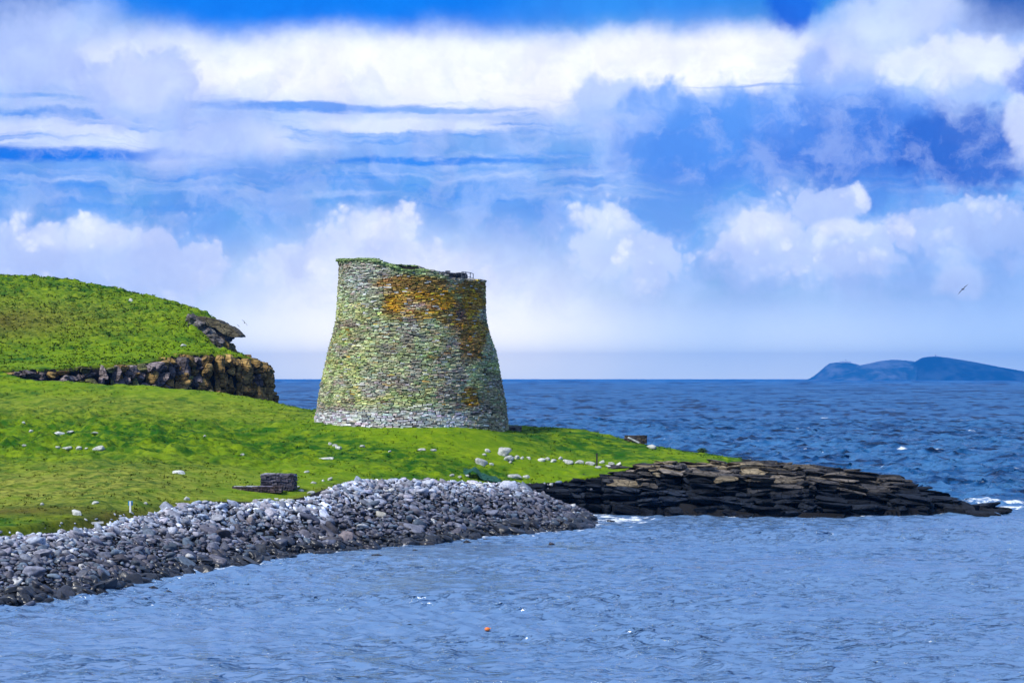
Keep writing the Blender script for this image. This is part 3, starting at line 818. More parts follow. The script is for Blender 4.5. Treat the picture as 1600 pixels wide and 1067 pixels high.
# outer skerries off the tip
for (px, py, w_, h_) in [(1525, 797, .8, .25), (1545, 793, .7, .2), (1556, 800, .9, .2), (1535, 804, 1.1, .2), (1568, 796, .6, .15), (1500, 800, 1.1, .4)]:
    Yv = H * FX / (py + 2 - HZ); pos.append(((px - 800) * Yv / FX, Yv, .1)); scl.append((w_, .8, h_)); rot.append((0, .08, pr_.uniform(-.4, .4))); cc.append(np.array([.012, .014, .018]))
Vb, Fb = blocks(np.array(pos), np.array(scl), np.array(rot), 41, 0.19, 9)
mesh_obj('rock_shelf', Vb, Fb, M_ROCK, col=np.repeat(np.array(cc), len(CG), 0), kind='structure')

# ------------------------------------------------------------------ sea
def sea():
    th = np.concatenate([np.linspace(-math.pi, -0.46, 50)[:-1], np.linspace(-0.46, 0.46, 1050), np.linspace(0.46, math.pi, 50)[1:]])
    r = [14.0]
    while r[-1] < 70000:
        q_ = r[-1]; r.append(q_ + (2.0 if q_ < 46 else 0.155 if q_ < 112 else 0.27 if q_ < 135 else 0.0030 * q_ if q_ < 420 else 0.009 * q_ if q_ < 3000 else 0.06 * q_))
    r = np.array(r); TH, RR = np.meshgrid(th, r); X = (RR * np.sin(TH)).ravel(); Y = (RR * np.cos(TH)).ravel()
    RRf = RR.ravel(); dr = np.gradient(r); DR = np.repeat(dr, len(th)); act = (np.abs(TH.ravel()) < 0.5)
    op = np.maximum(sstep(122, 152, Y + 0.15 * X), 0) ; op = np.where(Y < 0, 0.3, op)
    lee = np.exp(-((X + 5) / 25) ** 2) * sstep(175, 150, Y)
    op = op * (1 - 0.3 * lee)
    Z = np.zeros_like(X); DX = np.zeros_like(X); DY = np.zeros_like(X); g_ = np.random.default_rng(3)
    gust = 0.75 + 0.5 * vnoise(X * .03, Y * .02, seed=4)
    for i in range(44):                                     # sheltered ripples
        lam = 0.8 * (4.5 / 0.8) ** g_.random(); a = 0.0058 * lam ** 0.85; th_ = R(250) + g_.normal(0, .62); k = 2 * math.pi / lam; ph = g_.uniform(0, 6.28)
        wgt = sstep(0.28 * lam * 1.9, 0.28 * lam, DR) * (1 - .6 * op) * act * gust
        m = wgt > 0; arg = k * (X[m] * math.cos(th_) + Y[m] * math.sin(th_)) + ph
        Z[m] += a * wgt[m] * np.sin(arg); c_ = 1.2 * a * wgt[m] * np.cos(arg); DX[m] += c_ * math.cos(th_); DY[m] += c_ * math.sin(th_)
    for i in range(46):                                     # short crisp wavelets
        lam = 0.42 * (1.5 / 0.42) ** g_.random(); a = 0.0075 * lam; th_ = R(262) + g_.normal(0, .42); k = 2 * math.pi / lam; ph = g_.uniform(0, 6.28)
        wgt = sstep(0.55 * lam, 0.32 * lam, DR) * (1 - .5 * op) * act * (0.7 + 0.9 * np.clip(vnoise(X * .06 + 3, Y * .12, seed=14) + .3, -.4, 1))
        m = wgt > 0; arg = k * (X[m] * math.cos(th_) + Y[m] * math.sin(th_)) + ph
        Z[m] += a * wgt[m] * np.sin(arg); c_ = 1.3 * a * wgt[m] * np.cos(arg); DX[m] += c_ * math.cos(th_); DY[m] += c_ * math.sin(th_)
    for i in range(70):                                     # open sea
        lam = 1.3 * (7 / 1.1) ** g_.random() ** 1.4 * 1.1 / 1.3; a = 0.0175 * lam ** 0.70; th_ = R(235) + g_.normal(0, .55); k = 2 * math.pi / lam; ph = g_.uniform(0, 6.28)
        wgt = sstep(0.6 * lam, 0.3 * lam, np.minimum(DR, 0.0016 * RRf + .2)) * (op * .95 + .05) * act
        m = wgt > 0; arg = k * (X[m] * math.cos(th_) + Y[m] * math.sin(th_)) + ph
        Z[m] += a * wgt[m] * np.sin(arg); c_ = 1.1 * a * wgt[m] * np.cos(arg); DX[m] += c_ * math.cos(th_); DY[m] += c_ * math.sin(th_)
    # foam: along the shore, round the point, wave crests
    near = (RRf > 60) & (RRf < 175) & (np.abs(TH.ravel()) < .46)
    fo = np.zeros_like(X)
    dsh = np.full(X.shape, 99.0); dsh[near] = np.minimum(seg_dist(X[near], Y[near], WLW, False), 99)
    fo = np.maximum(fo, 0.62 * np.exp(-(dsh / 0.9) ** 2) * sstep(-27, -12, X))
    fo = np.maximum(fo, 0.62 * np.exp(-(dsh / 2.5) ** 2) * sstep(-9, 2, X))
    dp = np.full(X.shape, 99.0); dp[near] = seg_dist(X[near], Y[near], PTW, False)
    fo = np.maximum(fo, 0.72 * np.exp(-(dp / 0.7) ** 2))
    fo = np.maximum(fo, 0.80 * np.exp(-(((X - 7.2) / 3.4) ** 2 + ((Y - 121.0) / 3.6) ** 2)))
    fo = np.maximum(fo, 0.50 * np.exp(-(((X - 5) / 6) ** 2 + ((Y - 115) / 3) ** 2)))
    fo = np.maximum(fo, 1.15 * np.exp(-(((X - 38.4) / 3.6) ** 2 + ((Y - 131.5) / 2.2) ** 2)))
    fo = np.maximum(fo, 0.95 * np.exp(-(((X - 37.5) / 4.5) ** 2 + ((Y - 138) / 2.0) ** 2)))
    fo = np.maximum(fo, 0.40 * np.exp(-(((X - 3) / 4) ** 2 + ((Y - 168) / 5) ** 2)))
    for (px, py, w_) in [(1410, 701.5, 13), (1460, 702, 17), (1513, 674, 8), (1500, 657, 8), (1250, 672, 7), (1285, 653, 6), (1390, 640, 6), (1390, 601, 5), (1540, 602, 8), (1215, 690, 6), (1350, 668, 5)]:
        y = H * FX / (py - HZ); x = (px - 800) * y / FX; sx_ = w_ * y / FX * 1.0; sy_ = 1.5 * y * y / (H * FX) * .8
        fo = np.maximum(fo, 0.85 * np.exp(-(((X - x) / sx_) ** 2 + ((Y - y) / sy_) ** 2)))
    crest = sstep(0.46, 0.70, Z) * op; fo = np.maximum(fo, 0.40 * crest)
    row = np.repeat(np.arange(len(r)), len(th)); sx1 = np.maximum(1.1, RRf * .0028)
    wave_shade = np.where(RRf > 150, .5 + .5 * (vnoise(X / sx1 / 1.4, row * .61, seed=66) * .6 + vnoise(X / sx1 / 3.6 + 9, row * .33, seed=67) * .7), .5 + .5 * (vnoise(X / 1.6, Y / 2.2, seed=66) * .6 + vnoise(X / 5, Y / 5, seed=67) * .7) * sstep(115, 150, RRf))  # painted light and dark of the wave faces
    fleck = vnoise(X / sx1 / .9 + 31, row * .83, seed=68) * vnoise(X / sx1 / 4 + 5, row * .21, seed=69); fo = np.maximum(fo, .52 * sstep(.42, .62, fleck) * op * (RRf > 150))
    i = np.arange(len(X)).reshape(RR.shape)
    F = np.stack([i[:-1, :-1], i[:-1, 1:], i[1:, 1:], i[1:, :-1]], -1).reshape(-1, 4)[:, ::-1]
    mesh_obj('sea', np.stack([X + DX, Y + DY, Z], 1), F, M_WATER, smooth=True, attrs={'open': op, 'foam': fo, 'far': sstep(90, 600, RRf), 'wave_shade': wave_shade}, kind='structure')
sea()

# ------------------------------------------------------------------ cobble bank
IV1, IF1 = ico(1); IV2, IF2 = ico(2)
cb = np.random.default_rng(11)
def cobble_shape(V0, n, seed, rough=.2, flat=(.95, .75, .5)):
    off = np.arange(n)[:, None] * 7.7
    d = 1 + rough * 1.5 * vnoise(V0[None, :, 0] * 1.1 + off, V0[None, :, 1] * 1.1 + off * .37, V0[None, :, 2] * 1.1, seed=seed)
    d = d + rough * .5 * vnoise(V0[None, :, 0] * 2.3 + off, V0[None, :, 1] * 2.3 + off * .7, V0[None, :, 2] * 2.3, seed=seed + 1)
    p = 2.6; sq = (np.abs(V0) ** p).sum(1) ** (-1 / p)
    v = V0[None] * (sq[None] * d)[..., None]; r2 = np.random.default_rng(seed)
    for _ in range(5):
        nn = r2.normal(0, 1, (n, 3)); nn /= np.linalg.norm(nn, axis=1, keepdims=True); dd = r2.uniform(.60, 1.0, (n, 1))
        ov = np.maximum(0, np.einsum('nki,ni->nk', v, nn) - dd); v = v - ov[..., None] * nn[:, None, :]
    return v
BANK = WLW + [((900 - 800) * 126 / FX, 126.2), ((850 - 800) * 124.8 / FX, 124.8), ((805 - 800) * 123.2 / FX, 123.2)] + xy(CR)[::-1]
N = 80000
x = cb.uniform(-48, 8, N); y = cb.uniform(70, 127, N)
sB = sdist(x, y, BANK); ok = sB > -0.45; x, y, sB = x[ok], y[ok], sB[ok]
dwl = seg_dist(x, y, WLW, False); dcr = seg_dist(x, y, xy(CR) + [(0.2, 122.6), (2.2, 124.6), (4.4, 126.0)], False)
t_ = dwl / (dwl + dcr)                                # 0 at the water, 1 at the crest
outc = (sB < 0) & (dcr < dwl)
ok = ~(outc & (cb.random(len(x)) > .30)); x, y, sB, t_, dwl, outc = x[ok], y[ok], sB[ok], t_[ok], dwl[ok], outc[ok]
z, _ = ground(x, y)
ok = (z > -.55) & (x < 5.6); x, y, z, t_, dwl, outc = [a[ok] for a in (x, y, z, t_, dwl, outc)]
n = len(x)
size = 0.108 * np.exp(cb.normal(0, .42, n)) * (1 + 0.55 * sstep(0.22, 0.0, t_)) * np.where(outc, .75, 1)
size = np.clip(size, .07, .42)
scl = size[:, None] * np.stack([cb.uniform(.95, 1.6, n), cb.uniform(.75, 1.15, n), cb.uniform(.34, .68, n)], 1)
rot = np.stack([cb.normal(0.05, .35, n), cb.normal(0.3, .35, n), cb.normal(0, .7, n)], 1)
z = z + cb.uniform(-.05, .22, n) * np.where(outc, .2, 1) * sstep(0, .15, t_) * sstep(1.0, .85, t_) - .10 * sstep(.85, 1.0, t_) + size * .12 + 0.12 * vnoise(x * .5, y * .5, seed=8)
pt = cb.random(n)
pal = np.array([(.33, .37, .44), (.27, .30, .37), (.40, .42, .47), (.23, .22, .26), (.30, .29, .32), (.22, .26, .33)])
lo = np.array([(.10, .10, .125), (.085, .072, .08), (.14, .135, .16), (.06, .06, .08), (.095, .085, .10), (.08, .10, .125)])
ki = cb.integers(0, 6, n)
tt = sstep(.40, .92, t_ + cb.normal(0, .08, n) + 0.10 * vnoise(x * .25, y * .25, seed=19))[:, None]
wet = sstep(.17, .05, t_ + cb.normal(0, .04, n))[:, None]
cols = (lo[ki] * [1.1, 1.2, 1.3] * (1 - tt) + pal[ki] * tt * 1.35); cols = cols * (1 - wet) + np.array([.022, .024, .030]) * wet
cols = cols * np.exp(cb.normal(0, .34, n))[:, None]
pal2 = cb.random(n) < .025; cols[pal2 & (wet[:, 0] < .3)] = (.50, .50, .49)
# the largest that show are boulders of their own
dist = np.hypot(x, y); vis = size / dist * np.where(outc, .6, 1) * np.where(np.abs(x / y) < .284, 1, 0)
big = np.argsort(-vis)[:272]; isb = np.zeros(n, bool); isb[big] = True
s_ = ~isb
sh = cobble_shape(IV1, 60, 3)
Vc, Fc = scatter(sh[cb.integers(0, 60, s_.sum())], IF1, np.stack([x, y, z], 1)[s_], scl[s_], rot[s_])
mesh_obj('cobbles', Vc, Fc, M_COB, smooth=True, col=np.repeat(cols[s_], len(IV1), 0), kind='stuff',
         label='bank of rounded grey cobbles sloping from the grass down to the water', category='cobbles')
shb = cobble_shape(IV2, 14, 91, .26)
BM = []
for k in range(14):
    me_o = mesh_obj('boulder', shb[k], IF2, M_COBO, smooth=True); BM.append(me_o.data); bpy.data.objects.remove(me_o)
def boulder(pos_, scl_, rot_, c, label, group=None, name='boulder', cat='boulder', k=0):
    o = bpy.data.objects.new(name, BM[k % 14]); COL.objects.link(o); o.location = [float(a) for a in pos_]; o.scale = [float(a) for a in scl_]; o.rotation_euler = [float(a) for a in rot_]
    o.color = (float(c[0]), float(c[1]), float(c[2]), 1); o['label'] = label; o['category'] = cat
    if group: o['group'] = group
    return o
for j, i in enumerate(big):
    if wet[i, 0] > .45: lb, gr = 'dark wet boulder at the foot of the cobble bank by the water', 'wet boulders along the waterline'
    elif t_[i] > .62: lb, gr = 'dry pale grey boulder lying high on the cobble bank', 'pale boulders high on the cobble bank'
    else: lb, gr = 'weathered purplish grey boulder halfway down the cobble bank', 'grey boulders halfway down the bank'
    boulder((x[i], y[i], z[i] + size[i] * .15), scl[i] * 1.0, rot[i], cols[i], lb, gr, k=j)


def on_sea(px, py): Yv = H * FX / (py - HZ); return (px - 800) * Yv / FX, Yv
# boulders that stand out
for (px, py, w_, h_, c, lb) in [
    (38, 938, 1.0, .45, (.02, .022, .028), 'large wet black boulder with a pale sheen, leftmost at the water'),
    (93, 930, .85, .55, (.05, .055, .065), 'big angular wet boulder with a bright sloping top at the water edge'),
    (128, 930, .60, .35, (.03, .032, .04), 'rounded wet boulder just right of the big angular one'),
    (160, 893, .75, .55, (.035, .032, .045), 'large blue-black boulder on the lower bank at the left'),
    (188, 916, .70, .5, (.03, .035, .045), 'domed wet boulder with a glossy top at the water edge'),
    (264, 925, .30, .18, (.015, .015, .018), 'small black rock standing in the water off the left bank'),
    (240, 918, .35, .14, (.015, .015, .018), 'low black rock awash close to the left bank'),
    (543, 842, .85, .45, (.20, .165, .17), 'large pinkish brown boulder low on the bank'),
    (595, 808, .60, .45, (.42, .40, .34), 'single big cream-topped boulder in the middle of the bank'),
    (392, 819, .50, .5, (.20, .17, .17), 'upright brownish boulder halfway down the bank'),
    (640, 849, .55, .38, (.03, .028, .03), 'dark domed boulder at the water below the middle bank'),
    (668, 851, .75, .42, (.028, .026, .028), 'dark wedge-shaped boulder at the water edge'),
    (649, 860, .28, .2, (.015, .015, .018), 'small pointed rock in the foam off the middle bank'),
    (590, 868, .55, .12, (.015, .015, .018), 'flat black rock awash in the shallows'),
    (730, 848, .40, .25, (.015, .015, .018), 'black rock awash near the right end of the bank'),
    (762, 843, .55, .14, (.018, .018, .02), 'long low rock awash near the right end of the bank'),
    (862, 850, .42, .24, (.04, .028, .025), 'reddish brown rock alone in the water off the bank'),
    (955, 815, .5, .22, (.015, .015, .02), 'dark rock in the surf below the cliff')]:
    if py > 849 or px > 700 or (px in (264, 240)): xx, yy = on_sea(px, py); zz = -.02
    else: xx, yy, zz = at(px, py + 2, 70, 130); zz += .15
    boulder((xx, yy, zz), (w_ * .55, w_ * .45, h_ * .62), (.15, .2, pr_.uniform(-.5, .5)), c, lb, k=int(px))

# ------------------------------------------------------------------ pale stones on the grass
G1 = 'pale stones scattered on the grass'
stones = [
 (37, 661, 5, 3, None), (48, 674, 6, 3, None), (93, 677, 16, 5, 'flat white stone, largest of the upper left pair of rows'), (110, 675, 9, 3, None), (148, 678, 11, 3, None), (38, 697, 6, 2, None),
 (91, 699, 8, 3, None), (104, 701, 14, 5, 'broad white stone in the left cluster on the slope'), (123, 701, 9, 5, None), (135, 701.5, 4, 3, None),
 (154, 700, 18, 7, 'largest white stone at the right end of the left cluster'), (280, 738, 19, 5, 'white stone alone on the slope above the marker post'),
 (120, 801, 15, 10, 'grey domed boulder on brown turf left of the marker post'), (66, 787, 5, 3, None), (228, 787, 6, 2, None), (148, 786, 10, 3, None),
 (292, 779, 8, 6, 'small upright pale stone on grass just above the cobble bank'), (379, 710, 5, 2, None), (320, 681, 4, 2, None),
 (516, 693, 5, 5, None), (523, 695.5, 7, 4, None), (529, 699, 10, 6, 'bright tilted stone, lowest of three on a turf bank left of the tower'), (566, 697, 9, 5, 'lone pale stone on the turf bank below the tower'), (609, 705, 4, 3, None),
 (511, 716, 18, 4, 'long flat slab on the slope below three bright stones'), (660, 702, 11, 3, 'flat pale stone on the lawn below the tower, left of a pair'), (677, 704, 9, 3, 'flat pale stone on the lawn below the tower, right of a pair'),
 (479, 737, 8, 3, 'small flat pale stone right of the dark stone block'), (505, 751, 4, 3, None), (515, 749, 8, 3, None), (490, 754, 7, 3, None), (486, 769, 11, 5, 'pale stone on grass close to the bank below the dark block'),
 (452, 783, 14, 8, 'white-topped boulder at the upper edge of the cobble bank'), (465, 760, 6, 3, None), (470, 766, 8, 4, None),
 (432, 779, 6, 4, None), (420, 780, 8, 3, None), (407, 781, 12, 3, None), (398, 784, 6, 3, None), (441, 781, 7, 3, None),
 (752, 722, 22, 12, 'large flat-topped white boulder alone on the grass right of centre'), (762, 704, 8, 5, 'small white stone up the slope from the flat-topped boulder'), (757, 710.5, 7, 3, None),
 (786, 707, 20, 11, 'biggest white boulder at the head of the row of stones'), (785, 701.5, 10, 4, 'small white stone perched above the biggest boulder of the row'), (795, 716, 14, 8, 'angular white boulder just below the biggest one of the row'),
 (807, 714, 8, 7, 'broken white stone next right of the angular boulder'), (768, 725, 6, 4, 'small white stone at the right foot of the flat-topped boulder'),
 (706, 742, 7, 3, None), (730, 743, 6, 4, None), (718, 745, 6, 4, None), (799, 743, 5, 4, None), (797, 722, 6, 2, None),
 (816, 715.5, 4, 4, None), (826, 715.5, 6, 4, None), (846, 718, 11, 5, None), (856, 717, 8, 5, None), (864, 720, 9, 4, None), (876, 716, 6, 5, None),
 (888, 721.5, 14, 7, None), (905, 722, 14, 7, None), (922, 723, 13, 7, None), (935.5, 729.5, 12, 4, None), (951, 728, 9, 4, None), (955, 723.5, 10, 5, None), (967, 725, 9, 5, None), (940, 722, 8, 4, None),
 (805, 744, 22, 6, 'long low white slab at the turf edge above the dark cliff'), (822, 745, 10, 5, 'short white slab beside the long one above the dark cliff'), (861, 757, 5, 4, None),
 (1019, 698, 15, 6, 'cluster stone of pale rock near the skyline of the point'), (286, 540, 8, 3, 'white stone on the far headland slope above the cliff'), (204, 470, 5, 5, 'white upright stone high on the far headland slope')]
for j, (px, py, w_, h_, lb) in enumerate(stones):
    if py < 560:
        ys = np.linspace(170, 245, 600); xs = (px - 800) * ys / FX; zs = H + (HZ - py) * ys / FX; zz, _ = head_z(xs, ys)
        i = np.nonzero(zz + .2 >= zs)[0]; i = i[0] if len(i) else 300; X0, Y0, Z0 = xs[i], ys[i], zz[i] + .15
    else: X0, Y0, Z0 = at(px, py + h_ * .35)
    s = Y0 / FX; f = cb.uniform(.75, 1.15)
    row = 810 < px < 970 and 714 < py < 731
    if lb is None: lb = 'pale stone in the broken row crossing the grass of the point' if row else 'small pale stone lying in the grass'
    gr = ('pale stones in the row across the point' if row else G1)
    boulder((X0, Y0, Z0 + h_ * s * .16), (w_ * s * .58, max(w_ * s * .4, .12), max(h_ * s * .66, .09)), (cb.normal(0, .2), cb.normal(0, .2), cb.uniform(-.7, .7)), (.52 * f, .53 * f, .48 * f), lb, gr, 'stone', 'stone', j)

# ------------------------------------------------------------------ round tower
TX, TY, TG = (643.5 - 800) * 138.6 / FX, 138.6, 5.3
tower = empty('stone_tower', (TX, TY, TG), label='round ruined drystone tower with tapering walls patched in green and ochre lichen', category='tower')
ZR = np.array([4.0, 5.7, 6.4, 8.9, 9.5, 11.3, 12.8, 13.95, 15.3, 17.0, 19.0]); RRr = np.array([7.6, 7.5, 7.44, 7.05, 6.92, 6.52, 6.10, 5.88, 5.76, 5.68, 5.64])
def trad(z, th):  # th: 0 towards the camera, + to the right
    r = np.interp(z, ZR, RRr)
    r = r + 0.10 * np.exp(-((z - 11.4) / 1.1) ** 2) * sstep(.5, 1.3, th) * sstep(3.0, 2.0, th) - 0.12 * np.exp(-((z - 14.2) / 1.2) ** 2) * sstep(.6, 1.3, th) * sstep(3, 2, th)
    return r + 0.05 * vnoise(th * 5, z * .8, seed=61)
RT = np.array([(-3.15, 18.55), (-2.2, 18.7), (-1.57, 18.72), (-1.0, 18.50), (-.52, 18.45), (-.42, 18.28), (-.36, 18.14), (-.26, 17.98), (-.1, 17.62), (.05, 17.52), (.2, 17.62), (.36, 17.50), (.50, 17.28), (.60, 16.98), (.75, 16.95), (1.57, 17.05), (2.2, 17.1), (2.8, 17.8), (3.15, 18.55)])
def rim(th): return np.interp(th, RT[:, 0], RT[:, 1])
tw = np.random.default_rng(77)
BV, BF = np.array([(a, b, c) for a in (-1, 1) for b in (-1, 1) for c in (-1, 1)], float), np.array([(0, 1, 3, 2), (4, 6, 7, 5), (0, 4, 5, 1), (2, 3, 7, 6), (0, 2, 6, 4), (1, 5, 7, 3)])
def g_rand(n_): return np.random.default_rng(4).normal(0, .22, n_)
def lichen(th, z, n_):
    px = 643.5 + np.interp(z, ZR, RRr) * np.sin(th) / .0495; yy = TY - np.interp(z, ZR, RRr) * np.cos(th); py = HZ - (z - H) * FX / yy
    n1 = fbm(px / 34 + 3, py / 26, o=4, seed=5); n2 = fbm(px / 18, py / 14 + 9, o=4, seed=25); n3 = fbm(px / 60, py / 40, o=3, seed=45)
    c = np.tile(np.array([.42, .45, .23]), (n_, 1))
    def mixc(m, col): nonlocal c; m = np.clip(m, 0, 1)[:, None]; c = c * (1 - m) + np.array(col) * m
    mixc(sstep(.0, .35, n1), (.47, .50, .17)); mixc(sstep(.08, .4, n2) * .85, (.38, .43, .31)); mixc(sstep(-.05, -.35, n1) * .75, (.33, .29, .25))
    mixc(sstep(.12, .38, n3 + n2 * .4) * .55, (.22, .15, .115))
    E = lambda cx, cy, rx, ry: np.exp(-(((px - cx) / rx) ** 2 + ((py - cy) / ry) ** 2))
    mixc(1.1 * E(572, 440, 34, 28) + .2 * n1, (.40, .42, .37))
    mixc(.9 * E(545, 520, 25, 60) * sstep(-.3, .2, n2), (.38, .46, .16))
    g = 1.2 * E(650, 443, 60, 12) + .9 * E(615, 475, 14, 16) + 1.2 * E(675, 470, 34, 16) + 1.15 * E(742, 470, 20, 55) + .95 * E(738, 545, 16, 18) + .45 * E(705, 520, 60, 40) + 1.1 * E(737, 622, 14, 22) + .7 * E(775, 655, 12, 14) + .5 * E(620, 540, 40, 10) + .5 * E(650, 500, 20, 12)
    mixc(sstep(.30, .75, g + n1 * .6 + n2 * .3) * .92, (.27, .155, .035)); mixc(.8 * sstep(.40, .85, 1.1 * E(672, 474, 50, 24) + 1.0 * E(743, 485, 14, 44) + .7 * E(737, 622, 12, 16) + .5 * E(625, 470, 14, 14) + n2 * .8 + g_rand(n_)), (.62, .33, .015))
    mixc(sstep(.55, 1.0, .8 * E(725, 490, 14, 20) + .9 * E(700, 615, 22, 12) + .7 * E(575, 545, 22, 8) + .7 * E(590, 575, 30, 6) + n2 * .4), (.17, .12, .115))
    mixc(.8 * E(660, 478, 14, 6) + .5 * E(745, 500, 8, 20) * sstep(0, .3, n2), (.50, .47, .42))
    mixc(sstep(.45, .8, E(596, 605, 30, 16) + n1 * .5) * .7, (.47, .42, .40)); 
    wb_ = sstep(632, 650, py + 10 * n1) * sstep(790, 720, px + 20 * n2); mixc(wb_ * .9, (.56, .55, .56)); mixc(sstep(640, 655, py) * sstep(715, 745, px) * .55, (.42, .35, .22))
    mixc(sstep(rim(th) - .45, rim(th) - .05, z + .15 * n1) * sstep(.35, .1, th) * .8, (.22, .31, .12))
    return c
def courses(z0, z1, radf, rimf, seedn, ch=(.062, .118), wl=(.18, .56), colf=None, th0=-math.pi, th1=math.pi, depth=.28, jit=.05):
    pos, scl, rot = [], [], []; z = z0; mx = z1; g_ = np.random.default_rng(seedn)
    while z < mx:
        big_ = z < 6.9
        h = g_.uniform(*ch) * (1.5 if big_ else 1); a = th0 + g_.uniform(0, .05)
        while a < th1:
            ww = g_.uniform(*wl) * (1.15 if big_ else 1) * (1.0 if g_.random() > .1 else 1.6)
            r = float(radf(z, a)); da = ww / r; ac = a + da / 2; zz = z + h / 2 + .05 * math.sin(ac * 7 + z) + g_.normal(0, .012)
            if zz < rimf(ac) + g_.uniform(-.06, .06):
                o = g_.normal(0, jit * .5); rr = r - depth / 2 + o
                pos.append((rr * math.sin(ac), -rr * math.cos(ac), zz)); scl.append((ww * .48, depth / 2, h * .46)); rot.append((g_.normal(0, .10), g_.normal(0, .07), ac + g_.normal(0, .12)))
            a += da
        z += h
    pos, scl, rot = np.array(pos), np.array(scl), np.array(rot); n_ = len(pos)
    tv = np.broadcast_to(BV, (n_, 8, 3)) * (1 + g_.uniform(-.30, .10, (n_, 8, 3)))
    v, f = scatter(tv, BF, pos, scl, rot); th = np.arctan2(pos[:, 0], -pos[:, 1])
    c = colf(th, pos[:, 2], n_) * np.exp(g_.normal(0, .34, n_))[:, None] * (1 + g_.normal(0, .08, (n_, 3)))
    pick = g_.random(n_); c[pick < .03] = np.array([.55, .54, .50]); c[pick > .95] *= .45
    return v, f, np.repeat(np.clip(c, .01, .75), 8, 0)
def lathe(zr, n_=128, th=(-math.pi, math.pi)):
    """zr: function th -> list of (r,z) ring profile"""
    a = np.linspace(th[0], th[1], n_ + 1); P = np.array([[(r * math.sin(t), -r * math.cos(t), z) for r, z in zr(t)] for t in a]); k = P.shape[1]
    i = np.arange((n_ + 1) * k).reshape(n_ + 1, k); F = np.stack([i[:-1, :-1], i[1:, :-1], i[1:, 1:], i[:-1, 1:]], -1).reshape(-1, 4); return P.reshape(-1, 3), F
v, f, c = courses(4.6, 18.9, trad, rim, 1, colf=lichen)
def core(t):
    L = [(float(trad(z, t)) - .16, z) for z in np.linspace(4.3, float(rim(t)) - .10, 26)]; rt = float(rim(t)) - .08
    return L + [(4.9, rt), (4.9, 16.7), (3.0, 16.7), (3.0, 10)]
cv, cf = lathe(core)
o = mesh_obj('outer_wall', np.concatenate([v, cv]) - [0, 0, TG], np.concatenate([f, cf + len(v)]), M_TOWER, tower, col=np.concatenate([c, np.tile([.030, .028, .022], (len(cv), 1))]))
# rough stones and turf on the rim
kk = 900; th = tw.uniform(-math.pi, math.pi, kk); rr = tw.uniform(4.95, 5.6, kk); zt = np.array([rim(t) for t in th]) - .05 + tw.uniform(0, .08, kk)
v, f = scatter(BV[None] * (1 + tw.uniform(-.3, .1, (kk, 8, 3))), BF, np.stack([rr * np.sin(th), -rr * np.cos(th), zt - TG], 1), np.stack([tw.uniform(.12, .32, kk), tw.uniform(.12, .25, kk), tw.uniform(.03, .08, kk)], 1), np.stack([tw.normal(0, .1, kk), tw.normal(0, .1, kk), th + tw.normal(0, .4, kk)], 1))
cg = np.where((th < .3)[:, None], np.array([.19, .27, .10]), np.array([.26, .25, .22])) * np.exp(tw.normal(0, .3, kk))[:, None]
mesh_obj('wall_head', v, f, M_TOWER, tower, col=np.repeat(cg, 8, 0))
inr = lambda z, t: 4.27 + .02 * math.sin(t * 9)
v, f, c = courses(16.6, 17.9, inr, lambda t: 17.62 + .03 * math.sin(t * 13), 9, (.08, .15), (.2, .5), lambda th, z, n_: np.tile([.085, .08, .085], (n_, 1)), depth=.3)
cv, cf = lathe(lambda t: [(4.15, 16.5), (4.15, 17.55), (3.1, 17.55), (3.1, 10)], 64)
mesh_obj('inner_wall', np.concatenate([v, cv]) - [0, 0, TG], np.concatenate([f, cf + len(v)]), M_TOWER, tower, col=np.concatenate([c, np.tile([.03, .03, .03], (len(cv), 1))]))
M_STEEL = flat_mat('galvanised_steel', (.13, .14, .16), .5, .2, 20, .5)


def bar(p0, p1, r_, n_=6):
    p0, p1 = np.array(p0, float), np.array(p1, float); d = p1 - p0; L = np.linalg.norm(d); d /= L; u = np.cross(d, [0, 0, 1.] if abs(d[2]) < .9 else [1., 0, 0]); u /= np.linalg.norm(u); w_ = np.cross(d, u)
    a = np.arange(n_) * 2 * math.pi / n_; ring = np.cos(a)[:, None] * u + np.sin(a)[:, None] * w_
    V_ = np.concatenate([p0 + ring * r_, p1 + ring * r_, [p0], [p1]]); F_ = []
    for i in range(n_):
        j = (i + 1) % n_; F_ += [(i, j, n_ + j, n_ + i)]
    T_ = [(2 * n_, (i + 1) % n_, i) for i in range(n_)] + [(2 * n_ + 1, n_ + i, n_ + (i + 1) % n_) for i in range(n_)]
    return V_, np.array(F_), np.array(T_)
def bars(name, L, mat, parent=None, **tags):
    Vs, Fs, Ts, n_ = [], [], [], 0
    for p0, p1, r_ in L:
        v, f, t = bar(p0, p1, r_); Vs.append(v); Fs.append(f + n_); Ts.append(t + n_); n_ += len(v)
    return mesh_obj(name, np.concatenate(Vs), [np.concatenate(Fs), np.concatenate(Ts)], mat, parent, **tags)
# railing round the gallery head on the right
def rp(th, z): return (4.75 * math.sin(th), -4.75 * math.cos(th), z - TG)
rail = bars('railing', [(rp(a, 17.62), rp(b, 17.62), .03) for a, b in [(.98, 1.10), (1.10, 1.28), (1.28, 1.57)]] + [(rp(a, 17.28), rp(b, 17.28), .022) for a, b in [(.98, 1.10), (1.10, 1.28), (1.28, 1.57)]], M_STEEL, tower)
for a in (.98, 1.10, 1.28, 1.57): bars('post', [(rp(a, 16.65), rp(a, 17.64), .035)], M_STEEL, rail)
bars('brace', [(rp(1.02, 17.3), rp(1.2, 16.8), .022)], M_STEEL, rail)


